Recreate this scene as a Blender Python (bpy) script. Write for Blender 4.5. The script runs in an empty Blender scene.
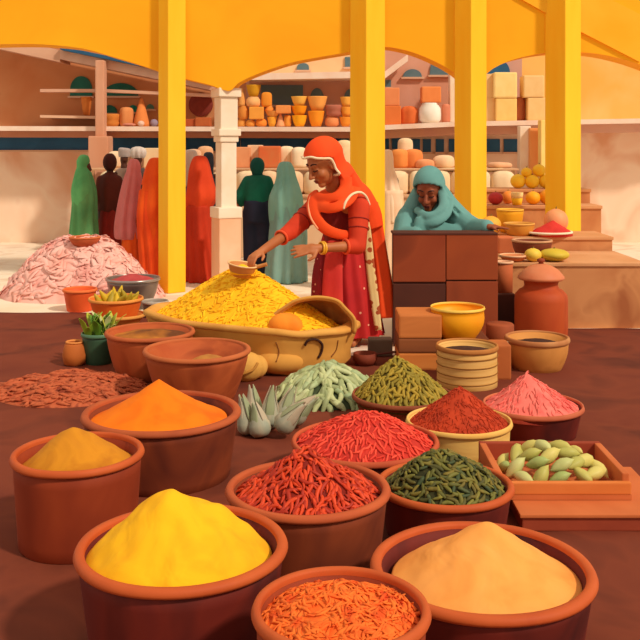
import bpy, bmesh, math, random
from mathutils import Vector, Matrix, noise
random.seed(11)
SC = bpy.context.scene
COL = SC.collection
PI = math.pi
# ------------------------------------------------------------------ camera
FPX, HZ, EYE = 950.0, 145.0, 1.54
cd = bpy.data.cameras.new('camera'); cam = bpy.data.objects.new('camera', cd); COL.objects.link(cam)
cam.location = (0, 0, EYE); cam.rotation_euler = (PI/2, 0, 0)
cd.sensor_width = 36; cd.lens = FPX/640*36; cd.shift_y = -(320-HZ)/640; cd.clip_start = .05; cd.clip_end = 200
SC.camera = cam
def P(px, py, d): return Vector(((px-320)/FPX*d, d, EYE-(py-HZ)/FPX*d))
def XX(px, d): return (px-320)/FPX*d
def ZZ(py, d): return EYE-(py-HZ)/FPX*d
# ------------------------------------------------------------------ materials
def lin(h):
    h = h.lstrip('#'); o = []
    for i in (0, 2, 4):
        v = int(h[i:i+2], 16)/255; o.append(v/12.92 if v <= .04045 else ((v+.055)/1.055)**2.4)
    return (*o, 1)
MATS = {}
def mat(c1, c2=None, scale=6, rough=.75, stretch=(1, 1, 1), bump=0, spec=.25, c3=None, metal=0, rnd=0, sharp=.2):
    key = (c1, c2, scale, rough, stretch, bump, spec, c3, metal, rnd, sharp)
    if key in MATS: return MATS[key]
    m = bpy.data.materials.new('paint'); m.use_nodes = True; nt = m.node_tree; N = nt.nodes; L = nt.links
    b = N['Principled BSDF']; b.inputs['Roughness'].default_value = rough; b.inputs['Specular IOR Level'].default_value = spec
    b.inputs['Metallic'].default_value = metal; b.inputs['Base Color'].default_value = lin(c1)
    if c2 or bump:
        tc = N.new('ShaderNodeTexCoord'); mp = N.new('ShaderNodeMapping'); mp.inputs['Scale'].default_value = stretch
        nz = N.new('ShaderNodeTexNoise'); nz.inputs['Scale'].default_value = scale; nz.inputs['Detail'].default_value = 3; nz.inputs['Distortion'].default_value = .6
        L.new(tc.outputs['Object'], mp.inputs['Vector']); L.new(mp.outputs['Vector'], nz.inputs['Vector'])
        if c2:
            cr = N.new('ShaderNodeValToRGB'); e = cr.color_ramp.elements
            e[0].position = .5-sharp; e[0].color = lin(c1); e[1].position = .5+sharp; e[1].color = lin(c2)
            if c3:
                x = e.new(.5); x.color = lin(c3)
            if rnd:
                oi = N.new('ShaderNodeObjectInfo'); ma = N.new('ShaderNodeMath'); ma.operation = 'MULTIPLY_ADD'
                ma.inputs[1].default_value = rnd; L.new(oi.outputs['Random'], ma.inputs[0])
                m2 = N.new('ShaderNodeMath'); m2.operation = 'SUBTRACT'; m2.inputs[1].default_value = rnd/2
                L.new(nz.outputs['Fac'], m2.inputs[0]); L.new(m2.outputs[0], ma.inputs[2]); L.new(ma.outputs[0], cr.inputs['Fac'])
            else: L.new(nz.outputs['Fac'], cr.inputs['Fac'])
            L.new(cr.outputs['Color'], b.inputs['Base Color'])
        if bump:
            bp = N.new('ShaderNodeBump'); bp.inputs['Strength'].default_value = bump; bp.inputs['Distance'].default_value = .02
            L.new(nz.outputs['Fac'], bp.inputs['Height']); L.new(bp.outputs['Normal'], b.inputs['Normal'])
    MATS[key] = m
    return m
# ------------------------------------------------------------------ object helpers
def tag(o, label=None, cat=None, group=None, kind=None):
    for k, v in (('label', label), ('category', cat), ('group', group), ('kind', kind)):
        if v: o[k] = v
    return o
def thing(name, label, cat, loc=(0, 0, 0), rz=0, group=None):
    o = bpy.data.objects.new(name, None); COL.objects.link(o); o.location = loc; o.rotation_euler = (0, 0, rz); o.empty_display_size = .1
    return tag(o, label, cat, group)
def obj(name, vf, m, parent=None, loc=(0, 0, 0), smooth=True, world=False):
    """vf: (verts, faces) or a Mesh. world: verts are world coordinates, made local to the parent"""
    if isinstance(vf, bpy.types.Mesh): me = vf
    else:
        v, f = vf
        if world and parent is not None:
            inv = Matrix.Translation(-Vector(parent.location)); rz = parent.rotation_euler.z
            if rz: inv = Matrix.Rotation(-rz, 4, 'Z') @ inv
            v = [inv @ Vector(p) for p in v]
        me = bpy.data.meshes.new(name); me.from_pydata([tuple(p) for p in v], [], f); me.update()
        bm = bmesh.new(); bm.from_mesh(me); bmesh.ops.recalc_face_normals(bm, faces=bm.faces); bm.to_mesh(me); bm.free()
    if smooth:
        for p in me.polygons: p.use_smooth = True
    if not me.materials: me.materials.append(m)
    o = bpy.data.objects.new(name, me); COL.objects.link(o); o.location = loc
    if parent is not None: o.parent = parent
    return o
def struct(name, vf, m, smooth=False, parent=None):
    o = obj(name, vf, m, parent, smooth=smooth)
    if parent is None: o['kind'] = 'structure'
    return o
def join(*vfs):
    V, F = [], []
    for v, f in vfs:
        n = len(V); V += [Vector(p) for p in v]; F += [tuple(i+n for i in q) for q in f]
    return V, F
def xf(vf, M): return [M @ Vector(p) for p in vf[0]], vf[1]
def box(x0, x1, y0, y1, z0, z1, bev=0):
    bm = bmesh.new(); bmesh.ops.create_cube(bm, size=1)
    for v in bm.verts: v.co = Vector((x0+(v.co.x+.5)*(x1-x0), y0+(v.co.y+.5)*(y1-y0), z0+(v.co.z+.5)*(z1-z0)))
    if bev: bmesh.ops.bevel(bm, geom=list(bm.edges), offset=bev, segments=2, profile=.6, affect='EDGES')
    bm.verts.index_update(); r = ([v.co.copy() for v in bm.verts], [tuple(v.index for v in f.verts) for f in bm.faces]); bm.free()
    return r
def rings(R, cap=True, closed=True):
    n = len(R[0]); V = [Vector(p) for r in R for p in r]; F = []
    for i in range(len(R)-1):
        for j in range(n if closed else n-1):
            k = (j+1) % n; F.append((i*n+j, i*n+k, (i+1)*n+k, (i+1)*n+j))
    if cap:
        F.append(tuple(range(n))[::-1]); F.append(tuple(range((len(R)-1)*n, len(R)*n)))
    return V, F
def lathe(prof, n=48, wob=0, seed=0, sx=1, sy=1, cap=True):
    R = []
    for k, (r, z) in enumerate(prof):
        ring = []
        for j in range(n):
            a = 2*PI*j/n; w = 1+wob*noise.noise(Vector((math.cos(a)*1.2+seed*3.1, math.sin(a)*1.2, seed)))
            ring.append((r*w*math.cos(a)*sx, r*w*math.sin(a)*sy, z+wob*.25*r*noise.noise(Vector((math.cos(a)*1.5, math.sin(a)*1.5, seed+9)))))
        R.append(ring)
    return rings(R, cap)
def ellip(c, r, M=None, n=16, m=10):
    R = []
    for i in range(1, m):
        t = PI*i/m; R.append([(r[0]*math.sin(t)*math.cos(2*PI*j/n), r[1]*math.sin(t)*math.sin(2*PI*j/n), r[2]*math.cos(t)) for j in range(n)])
    v, f = rings(R, True)
    c = Vector(c)
    return [(M.to_3x3() @ Vector(p) if M else Vector(p))+c for p in v], f
def frame(t, nrm):
    t = t.normalized(); w = t.cross(nrm)
    if w.length < 1e-4: w = t.cross(Vector((1, 0, 0)))
    w.normalize(); return w, w.cross(t).normalized()
def capsule(p0, p1, r0, r1, n=12):
    p0, p1 = Vector(p0), Vector(p1); ax = (p1-p0); L = ax.length
    if L < 1e-6: return ellip(p0, (r0, r0, r0))
    t = ax/L; w, u = frame(t, Vector((.3, .9, .31)))
    st = [(-.97, p0, r0), (-.75, p0, r0), (-.4, p0, r0), (0, p0, r0)]; R = []
    for s, c, r in st: R.append((c+t*s*r, r*math.sqrt(1-s*s)))
    for s, c, r in [(0, p1, r1), (.4, p1, r1), (.75, p1, r1), (.97, p1, r1)]: R.append((c+t*s*r, r*math.sqrt(1-s*s)))
    return rings([[c+w*r*math.cos(2*PI*j/n)+u*r*math.sin(2*PI*j/n) for j in range(n)] for c, r in R], True)
def chain(pts, rad, n=12):
    return join(*[capsule(pts[i], pts[i+1], rad[i], rad[i+1], n) for i in range(len(pts)-1)])
def catmull(pts, k=6):
    """pts: list of tuples of any length, resampled smoothly"""
    out = []; n = len(pts)
    for i in range(n-1):
        a, b, c, d = pts[max(i-1, 0)], pts[i], pts[i+1], pts[min(i+2, n-1)]
        for s in range(k):
            t = s/k; out.append(tuple(.5*(2*q+(r-p)*t+(2*p-5*q+4*r-w)*t*t+(3*q-p-3*r+w)*t**3) for p, q, r, w in zip(a, b, c, d)))
    out.append(tuple(pts[-1])); return out
def sweep(pts, nrm=(0, -1, 0), n=12, k=6, ripple=0, nr=3):
    """pts: (x, y, z, half_width, half_thickness) along the path"""
    q = catmull([tuple(p) for p in pts], k); nrm = Vector(nrm); R = []
    for i, p in enumerate(q):
        c = Vector(p[:3]); t = Vector(q[min(i+1, len(q)-1)][:3])-Vector(q[max(i-1, 0)][:3]); w, u = frame(t, nrm)
        ring = []
        for j in range(n):
            a = 2*PI*j/n; s = math.cos(a)
            ring.append(c+w*p[3]*s+u*(p[4]*math.sin(a)+ripple*math.cos(s*nr*PI)))
        R.append(ring)
    return rings(R, True)
def tube(pts, r, n=8, k=5): return sweep([(*p, r, r) for p in pts], (.2, -.9, .3), n, k)
def remesh(vf, voxel, smooth=4, factor=.5):
    me = bpy.data.meshes.new('tmp'); me.from_pydata([tuple(p) for p in vf[0]], [], vf[1]); me.update()
    bm = bmesh.new(); bm.from_mesh(me); bmesh.ops.recalc_face_normals(bm, faces=bm.faces); bm.to_mesh(me); bm.free()
    o = bpy.data.objects.new('tmp', me); COL.objects.link(o)
    r = o.modifiers.new('r', 'REMESH'); r.mode = 'VOXEL'; r.voxel_size = voxel
    if smooth:
        s = o.modifiers.new('s', 'SMOOTH'); s.iterations = smooth; s.factor = factor
    dg = bpy.context.evaluated_depsgraph_get(); dg.update()
    e = o.evaluated_get(dg); m2 = e.to_mesh()
    out = ([v.co.copy() for v in m2.vertices], [tuple(p.vertices) for p in m2.polygons])
    e.to_mesh_clear(); bpy.data.objects.remove(o); bpy.data.meshes.remove(me)
    return out
def dup(o, parent=None):
    c = o.copy(); COL.objects.link(c)
    if parent is not None: c.parent = parent
    for ch in o.children: dup(ch, c)
    return c
# ------------------------------------------------------------------ light
w = bpy.data.worlds.new('sky'); SC.world = w; w.use_nodes = True
bg = w.node_tree.nodes['Background']; bg.inputs[0].default_value = (1, .90, .76, 1); bg.inputs[1].default_value = .72
sd = bpy.data.lights.new('sun', 'SUN'); sun = bpy.data.objects.new('sun', sd); COL.objects.link(sun)
sd.energy = 2.65; sd.angle = math.radians(4); sd.color = (1, .91, .76)
sun.rotation_euler = Vector((.62, -.50, .72)).to_track_quat('Z', 'Y').to_euler(); sun.location = (4, -3, 6)
SC.view_settings.view_transform = 'Standard'; SC.view_settings.look = 'None'; SC.view_settings.exposure = 0; SC.view_settings.gamma = 1
SC.view_settings.use_curve_mapping = False
# ------------------------------------------------------------------ the setting
M_FLOOR = mat('#ecd3b4', '#d9b390', 1.6, .9, c3='#f1dfc6')
M_YEL = mat('#fdb416', '#f8a20c', 1.1, .8, sharp=.28)
M_POST = mat('#ffc42c', '#feb61a', 1.4, .8, stretch=(3, 3, .5))
M_WHITE = mat('#f4e6d2', '#ecd2b4', 3, .85)
M_BLUE = mat('#2f6488', '#265478', 3, .6)
M_GREEN = mat('#1d7160', '#155848', 3, .5)
struct('floor', box(-7, 7, .6, 15.2, -.3, 0), M_FLOOR)
# arcade wall: one slab with a scalloped lower edge
low = [(-190, 85), (-150, 66), (-100, 53), (-40, 46), (30, 44), (80, 48), (110, 56), (140, 65), (158, 71), (186, 79), (210, 85), (224, 90), (231, 90), (240, 82), (260, 73), (290, 63), (320, 57), (350, 52),
       (380, 47), (400, 49), (420, 55), (440, 64), (455, 73), (470, 84), (486, 74), (496, 67), (515, 59), (545, 53), (575, 52), (610, 56), (650, 68), (690, 88), (720, 70), (800, 50)]
cur = catmull([(XX(a, 10), ZZ(b, 10)) for a, b in low], 5)
R = []
for x, z in cur: R.append([(x, 10, z), (x, 10, 3.7), (x, 10.35, 3.7), (x, 10.35, z)])
struct('wall_front', rings(R, True), M_YEL)
# sloping lighter vault rib in the upper corner
struct('trim_1', rings([[P(a, b, 9.97)+Vector((0, y, z)) for y, z in ((0, 0), (0, .5), (.06, .5), (.06, 0))] for a, b in ((516, -4), (560, 21), (640, 62))]), mat('#fdb92c', '#fbad18', 1.4))
def post(px, hw, d, rz, top=3.69):
    v, f = box(-hw, hw, -hw, hw, 0, top, .012); Mx = Matrix.Translation((XX(px, d), d, 0)) @ Matrix.Rotation(rz, 4, 'Z')
    o = struct('pillar', (v, f), M_POST); o.matrix_world = Mx; return o
A_ = math.radians(38)
post(172, .106, 9.97, A_); post(367.5, .132, 9.97, A_); post(470.5, .12, 9.97, A_); post(563, .132, 9.97, A_)
# white column on a plinth
wc = bpy.data.objects.new('column', None); COL.objects.link(wc); wc.location = (XX(226, 10.16), 10.16, 0); wc.rotation_euler = (0, 0, math.radians(27)); wc['kind'] = 'structure'
s_ = 10.1/FPX
def cb(name, hw, y0, y1, m=M_WHITE): obj(name, box(-hw, hw, -hw, hw, ZZ(y1, 10.1), ZZ(y0, 10.1), .012), m, wc, smooth=False)
cb('capital', .128, 88, 97); cb('shaft', .098, 97, 130); cb('moulding', .125, 129, 136); cb('moulding', .105, 136, 142); cb('shaft', .088, 142, 208); cb('plinth_cap', .135, 207, 218)
obj('plinth', box(-.122, .122, -.122, .122, 0, ZZ(217, 10.1), .01), mat('#efc3a0', '#f0b088', 3), wc, smooth=False)
# rear building
def wallbox(name, x0, x1, y0, y1, d, m, th=.3):
    return struct(name, box(XX(x0, d), XX(x1, d), d, d+th, max(ZZ(y1, d), -.3), ZZ(y0, d)), m)
D = 15.0
wallbox('wall_back', -160, 800, 131, 400, D, mat('#f0c8a8', '#e2ac88', 1.2, .9, c3='#f4d6ba'))
wallbox('wall_back', -160, 246, 20, 131, D, mat('#c47a4c', '#a85a38', 1.0, .9, c3='#cc8a5c'))
wallbox('wall_back', 246, 384, 76, 131, D, mat('#cf9a80', '#c08a74', 1.1, .9))
wallbox('wall_back', 246, 384, 20, 76, D, mat('#f6cc9a', '#eeb884', 1.1, .9))
wallbox('wall_back', 384, 470, 20, 131, D, mat('#d8a088', '#cc8c6c', 1.1, .9))
wallbox('wall_back', 470, 522, 20, 131, D, mat('#cfa090', '#c8927e', 1.1, .9))
wallbox('wall_back', 522, 800, 20, 131, D, mat('#f6c070', '#f2b050', 1.1, .9))
tn = [1]; wn = [0]
def trim(p, q, th, m, d, dep=.3):
    tn[0] += 1; a, b = P(p[0], p[1], d), P(q[0], q[1], d); t = th/FPX*d
    return struct('trim_%d' % tn[0], rings([[c+Vector((0, y, z)) for y, z in ((0, 0), (0, -t), (dep, -t), (dep, 0))] for c in (a, b)]), m)
M_EDGE = mat('#f4dfcc', '#ecc9b0', 3); M_FASC = mat('#b87a5a', '#c08468', 2)
trim((-40, 126), (352, 127), 4.6, M_EDGE, 14.25, .75); trim((352, 126.5), (460, 121.5), 4.8, M_EDGE, 14.25, .75); trim((460, 121.5), (700, 117.5), 4.8, M_EDGE, 14.25, .75)
trim((-40, 130.6), (352, 131.6), 6.5, M_FASC, 14.4, .6); trim((352, 131), (460, 126), 9, mat('#d09a84', '#dca880', 2), 14.4, .6); trim((460, 126), (700, 122), 9, mat('#cf9a86', '#d8a890', 2), 14.4, .6)
trim((246, 73.5), (384, 71), 6.5, M_EDGE, 14.4, .6)                         # white slab
trim((-60, 24), (60, 50), 12, mat('#c9967a', '#d8a88a', 2), 14.3, .6); trim((60, 50), (215, 82), 9, mat('#d0a088', '#e0b8a0', 2), 14.3, .6)
trim((60, 46), (215, 78), 3.5, M_BLUE, 14.2, .3)
trim((384, 72), (408, 54), 7, M_EDGE, 14.5, .4)
trim((103, 89), (215, 94), 3, mat('#d09c80', '#dcae92', 2), 14.4, .2); trim((40, 89), (95, 89), 3, mat('#d09c80', '#dcae92', 2), 14.4, .2)
trim((40, 115), (95, 116), 2.6, mat('#dcb090'), 14.4, .6)
M_PIL = mat('#d8a284', '#cf8f6c', 2.5, .9, stretch=(1, 1, .4))
struct('pillar', box(XX(95, 14.1), XX(104, 14.1), 14.1, 14.3, ZZ(137, 14.1), ZZ(60, 14.1), .02), M_PIL)
struct('pillar', box(XX(88, 14.0), XX(108, 14.0), 14.0, 14.35, 0, ZZ(136, 14.0), .02), M_PIL)
struct('pillar', box(XX(520, 14.0), XX(531, 14.0), 14.0, 14.2, 0, ZZ(126, 14.0), .01), M_WHITE)
struct('pillar', box(XX(530, 13.9), XX(541, 13.9), 13.9, 14.1, 0, ZZ(128, 13.9), .01), mat('#f0a868', '#e89a58', 2))
struct('pillar', box(XX(450, 14.6), XX(457, 14.6), 14.6, 14.8, ZZ(122, 14.6), ZZ(66, 14.6), .01), M_WHITE)
struct('pillar', box(XX(541, 13.6), XX(552, 13.6), 13.6, 13.8, 0, ZZ(120, 13.6), .01), mat('#fce08c', '#fbd470', 2))
def win(x0, x1, y0, y1, m, arch=0, d=14.97):
    """a dark window with an optional round head, set proud of the facade, with a sill"""
    wn[0] += 1; X0, X1, Z0, Z1 = XX(x0, d), XX(x1, d), ZZ(y1, d), ZZ(y0, d); pr = []
    if arch:
        h = (Z1-Z0)*arch; pr = [(X0, Z0), (X1, Z0)]+[((X0+X1)/2+(X1-X0)/2*math.cos(PI*i/14), Z1-h+h*math.sin(PI*i/14)) for i in range(15)]
    else: pr = [(X0, Z0), (X1, Z0), (X1, Z1), (X0, Z1)]
    r = rings([[(a, y, b) for a, b in pr] for y in (d, d+.12)])
    o = bpy.data.objects.new('window_%d' % wn[0], None); COL.objects.link(o); o['kind'] = 'structure'; o.location = (X0, d, Z0)
    obj('pane', r, m, o, smooth=False, world=True)
    obj('window_sill', box(X0-.03, X1+.03, d-.03, d+.1, Z0-.03, Z0), mat('#d8ac8c'), o, smooth=False, world=True)
win(-20, 88, 137, 150, M_BLUE); win(108, 240, 137.5, 151, M_BLUE); win(241, 349, 137.5, 151, M_BLUE)
for a, b in ((385, 389), (392, 401), (411, 420), (423, 431), (436, 444), (449, 458), (485, 500), (504, 519)): win(a, b, 139 if a > 400 else 138, 152 if a > 400 else 149, M_BLUE)
M_BG = mat('#607880', '#567078', 3, .5)
win(261, 303, 85, 105, M_BG); win(310, 324, 88, 99, M_BG, 1); win(344, 356, 89, 99, M_BG, 1); win(297, 309, 63, 70, M_BG, .6); win(345, 353, 57, 67, M_BG)
win(403, 422, 69, 77, M_BG, 1); win(430, 451, 58, 75, M_BG, .8); win(484, 510, 59, 76, M_BLUE, .8); win(384, 391, 80, 87, M_BG)
win(70, 92, 76, 96, M_GREEN, .7); win(103, 138, 83, 96, M_GREEN, .9); win(102, 117, 105, 113, M_GREEN, 1); win(128, 138, 105, 112, mat('#1f9080'), 1); win(146, 154, 104, 109, mat('#5a8a78'), 1)
# ------------------------------------------------------------------ the goods on the ledge
def ledge_z(px): return ZZ(126.2, 14.25) if px < 352 else ZZ(126.5-(px-352)*.0463, 14.25) if px < 460 else ZZ(121.5-(px-460)*.0167, 14.25)
def small(kind, x0, x1, z0, z1, d, c, label, name, cat, group=None):
    X = (XX(x0, d)+XX(x1, d))/2; rr = (XX(x1, d)-XX(x0, d))/2; h = z1-z0; m = mat(c[0], c[1] if len(c) > 1 else None, 5, .85)
    if kind == 'bowl': vf = lathe([(rr*.55, 0), (rr*.78, h*.4), (rr*.97, h*.93), (rr, h), (rr*.9, h), (rr*.7, h*.6), (rr*.1, h*.55)], 20)
    elif kind == 'cone': vf = lathe([(rr, 0), (rr*.95, h*.12), (rr*.55, h*.6), (rr*.2, h*.95), (rr*.05, h)], 18, .1)
    elif kind == 'jar': vf = lathe([(rr*.7, 0), (rr*.97, h*.18), (rr, h*.45), (rr*.95, h*.75), (rr*.72, h*.93), (rr*.74, h), (rr*.6, h), (rr*.55, h*.8), (rr*.1, h*.7)], 20)
    elif kind == 'basket': vf = lathe([(rr*.8, 0), (rr*.95, h*.3), (rr*.88, h*.48), (rr*.95, h*.55), (rr, h*.85), (rr*.95, h), (rr*.8, h), (rr*.7, h*.8), (rr*.1, h*.75)], 20)
    elif kind == 'sack':
        e_ = min(rr*.7, h*.45); vf = lathe([(rr*.85, 0), (rr*1.02, min(h*.15, e_)), (rr, h-e_), (rr*.93, h-e_*.5), (rr*.72, h-e_*.18), (rr*.4, h-e_*.04), (rr*.1, h)], 24, .2, x0, 1, .7)
    elif kind == 'ball': vf = ellip((0, 0, h/2), (rr, rr, h/2))
    else: vf = box(-rr, rr, -min(rr, .2), min(rr, .2), 0, h, min(rr, h)*.14)
    o = obj(name, vf, m, loc=(X, d, z0), smooth=kind != 'box'); return tag(o, label, cat, group)
T = 'on the upper ledge'
shelf = [  # kind, x0, x1, [heights of base], y top, colours, label, name
 ('sack', 238, 245.5, 119, ('#e8a04c', '#dc9040'), 'small tan bag at the bottom beside the white column, on the ledge', 'bag'),
 ('jar', 245.5, 255.5, 120, ('#e89a44', '#df8c38'), 'squat tan jar standing second from the white column on the ledge', 'jar'),
 ('jar', 255.5, 267, 119, ('#ec8e34', '#e48430'), 'squat orange jar on the ledge, between a tan jar and a yellow cup', 'jar'),
 ('bowl', 267, 277, 117, ('#f2ae3c', '#eaa030'), 'flared yellow cup at the bottom, under a wide tan dish on the ledge', 'cup'),
 ('cone', 276, 285, 113, ('#eaa878', '#e49c68'), 'peach cone of spice standing directly on the ledge', 'spice_cone'),
 ('sack', 284, 291.5, 115, ('#e89c40', '#e08c38'), 'tan pouch beside the peach cone on the ledge', 'pouch'),
 ('bowl', 291.5, 307.5, 115.5, ('#fbb520', '#f6a81c'), 'bright yellow bowl at the bottom of the three-bowl stack on the ledge', 'bowl'),
 ('bowl', 307.5, 325, 111, ('#fb9f28', '#f49424'), 'deep orange bowl at the bottom under the big peach basin on the ledge', 'bowl'),
 ('jar', 325, 339, 116.5, ('#e49058', '#dc8450'), 'low orange-brown jar under a mauve basket on the ledge', 'jar'),
 ('bowl', 339, 352, 117, ('#f49c34', '#ee9030'), 'orange bowl on the ledge half behind the middle yellow pillar', 'bowl'),
]
dS = 14.55
lz = ledge_z(300)
top = {}
for k, a, b, yt, c, lab, nm in shelf:
    small(k, a, b, lz, ZZ(yt, dS), dS, c, lab, nm, nm.replace('_', ' ')); top[(a+b)/2] = yt
up = [
 ('jar', 238, 249, 119.4, 106, ('#dd8c3c', '#d38034'), 'brownish orange jar in the second layer beside the white column', 'jar'),
 ('box', 249.5, 264, 119.4, 107, ('#eea444', '#e8983c'), 'rounded amber block in the second layer, above two tan jars', 'block'),
 ('bowl', 265, 280, 117, 111, ('#e8a050', '#de9444'), 'wide tan dish balanced on the flared yellow cup', 'dish'),
 ('cone', 264.5, 274.5, 111, 103.5, ('#f09440', '#e88834'), 'orange wedge of spice on the wide tan dish', 'spice_cone'),
 ('box', 276, 291, 113.6, 105.5, ('#ee9a54', '#e68c48'), 'peach box laid across the peach cone and the tan pouch', 'box'),
 ('bowl', 291, 307.5, 115.5, 106, ('#fba21a', '#f69a16'), 'deep amber bowl in the middle of the three-bowl stack', 'bowl'),
 ('bowl', 291, 307.5, 106, 96.5, ('#fbc860', '#f6bc50'), 'pale yellow bowl on top of the three-bowl stack', 'bowl'),
 ('bowl', 307, 327.5, 111, 96.5, ('#fbb25c', '#f5a650'), 'large peach basin standing on the deep orange bowl', 'basin'),
 ('basket', 325, 342, 116.5, 105, ('#b87058', '#a8604c'), 'mauve brown basket standing on a low orange-brown jar', 'basket'),
 ('bowl', 340, 352, 117, 107, ('#f8a840', '#f29c38'), 'amber bowl in the middle of the stack beside the middle yellow pillar', 'bowl'),
 ('bowl', 340, 352, 107, 97, ('#fab850', '#f4ac48'), 'peach yellow bowl on top of the stack beside the middle yellow pillar', 'bowl'),
 ('cone', 238, 246, 106, 88, ('#e2a058', '#da944c'), 'tall tan cone standing on the brownish orange jar', 'spice_cone'),
 ('jar', 246, 260.5, 107, 97, ('#f4b878', '#eeaa68'), 'pale peach pot on the amber block', 'pot'),
 ('bowl', 246, 261, 97, 85, ('#d8a024', '#ce941c'), 'mustard flared bowl on top of the tallest stack beside the white column', 'bowl'),
 ('sack', 261.5, 272, 107, 92, ('#ef9a34', '#e68c2c'), 'upright orange pouch standing on the amber block', 'pouch'),
]
for k, a, b, yb, yt, c, lab, nm in up: small(k, a, b, ZZ(yb, dS), ZZ(yt, dS), dS, c, lab, nm, nm.replace('_', ' '))
# left bay of the ledge
for k, a, b, yt, c, lab, nm in [
 ('basket', 103, 120, 114, ('#d8863a', '#c87830'), 'double amber basket beside the inner peach pillar', 'basket'),
 ('sack', 120, 133, 107, ('#e0945a', '#d4864c'), 'slumped tan sack under the teal round window', 'sack'),
 ('cone', 133, 150, 98, ('#e58a48', '#d87c3e'), 'tall pointed orange sack on the ledge beside the first yellow pillar', 'sack'),
 ('ball', 150, 158, 119, ('#9a8898', '#8e7c90'), 'bluish grey round jar on the ledge next to the first yellow pillar', 'jar'),
 ('box', 186, 196, 119, ('#b4552c', '#a44a26'), 'rust block on the ledge between the first pillar and the column', 'block'),
 ('box', 196, 211, 117.5, ('#b86030', '#a8522a'), 'longer rust block on the ledge touching the white column', 'block')]:
    small(k, a, b, lz, ZZ(yt, dS), dS, c, lab, nm, nm)
small('ball', 137.5, 144.5, lz, ZZ(120.6, 14.3), 14.34, ('#e8c8b4', '#d8ac98'), 'small pale round gourd in front of the sacks on the ledge', 'gourd', 'gourd')
small('ball', 122, 136, lz, ZZ(123, 14.3), 14.34, ('#d88c74', '#cc7c64'), 'flat pink bundle in front of the slumped tan sack', 'bundle', 'bundle')
small('bowl', 81, 92, ZZ(115.4, 14.6), ZZ(97, 14.6), 14.6, ('#d8803a', '#c87030'), 'orange pot on the short shelf left of the inner peach pillar', 'pot', 'pot')
o = obj('round_basket', lathe([(.02, -.03), (.16, -.035), (.19, 0), (.19, .03), (.17, .05), (.02, .05)], 28), mat('#8e3a2a', '#7a2e24', 8), loc=(XX(201, 14.97), 14.96, ZZ(104.5, 14.9)))
o.rotation_euler = (PI/2, 0, 0); tag(o, 'round dark red basket hung on the rear wall beside the white column', 'basket')
# right bay
for k, a, b, yt, c, lab, nm in [
 ('box', 384, 400.5, 106, ('#e07a3c', '#d87034'), 'wide orange box on the ledge right beside the middle yellow pillar', 'box'),
 ('sack', 401, 418, 106, ('#dc7038', '#d06430'), 'dull orange bale on the ledge beside the white jar', 'bale'),
 ('jar', 419, 441, 103, ('#f4efe2', '#ece4d2'), 'round white jar on the ledge under an orange cube', 'jar'),
 ('sack', 442, 450, 104, ('#d88868', '#cc7a5c'), 'narrow pink sack beside the round white jar', 'sack'),
 ('box', 486, 494, 98, ('#f4cc8c', '#eec080'), 'narrow lower cream carton touching the third yellow pillar', 'carton'),
 ('box', 494, 515, 98.5, ('#f9cf7e', '#f3c46e'), 'large lower yellow carton under the palest carton', 'carton'),
 ('sack', 515, 525, 97, ('#b2623c', '#a05432'), 'brown paper bag between the pale cartons', 'bag'),
 ('box', 525.5, 545, 98, ('#f3c987', '#edbd78'), 'tan carton at the bottom beside the brown paper bag', 'carton')]:
    dd = dS if k != 'jar' else 14.5
    small(k, a, b, ledge_z((a+b)/2)-.005, ZZ(yt, dd), dd, c, lab, nm, nm)
for k, a, b, yb, yt, c, lab, nm in [
 ('box', 384, 399, 106, 88, ('#e8905c', '#e08450'), 'pale orange box standing on the wide orange box', 'box'),
 ('box', 421, 440, 103, 87, ('#f09050', '#e88444'), 'orange cube standing on the white jar', 'box'),
 ('box', 486, 492, 98, 74, ('#f6cf8e', '#efc382'), 'narrow upper cream carton touching the third yellow pillar', 'carton'),
 ('box', 492, 515, 98.5, 73, ('#fbdc92', '#f6d080'), 'large palest carton on top of the yellow carton', 'carton'),
 ('box', 521.5, 542, 98, 76, ('#f1c98a', '#ebbe7c'), 'upper tan carton above the brown paper bag', 'carton')]:
    small(k, a, b, ZZ(yb, dS), ZZ(yt, dS), dS, c, lab, nm, nm)
t = thing('rear_bench', 'long low cloth-covered bench carrying sacks and bales behind the crowd', 'bench', (0, 13.4, 0))
obj('bench_top', box(XX(92, 13.4), XX(515, 13.4), 12.95, 13.95, .82, .86, .01), mat('#d8ac84', '#c89870', 2), t, world=True, smooth=False)
obj('front_cloth', box(XX(92.5, 13.4), XX(514.5, 13.4), 12.98, 13.0, .004, .82), mat('#ecc8a0', '#dcb088', 1.5), t, world=True, smooth=False)
obj('upper_board', box(XX(92, 13.4), XX(515, 13.4), 13.12, 13.95, 1.19, 1.214, .005), mat('#d8ac84', '#c89870', 2), t, world=True, smooth=False)
for px in (93, 200, 310, 420, 513): obj('board_post', box(XX(px, 13.9)-.02, XX(px, 13.9)+.02, 13.88, 13.92, .86, 1.19), mat('#b88860'), t, world=True, smooth=False)
gq = random.Random(5); px = 100
while px < 500:
    ww = gq.uniform(19, 25); cc_ = gq.choice((('#f2d8b0', '#e6c498'), ('#ecc8a0', '#dcb48c'), ('#f4dfba', '#ead0a4')))
    small('sack', px, px+ww, .861, 1.189, 13.16, cc_, 'plump cream sack in the bottom row on the long rear bench', 'sack', 'sack', 'cream sacks in the bottom row on the rear bench'); px += ww+.3
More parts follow.
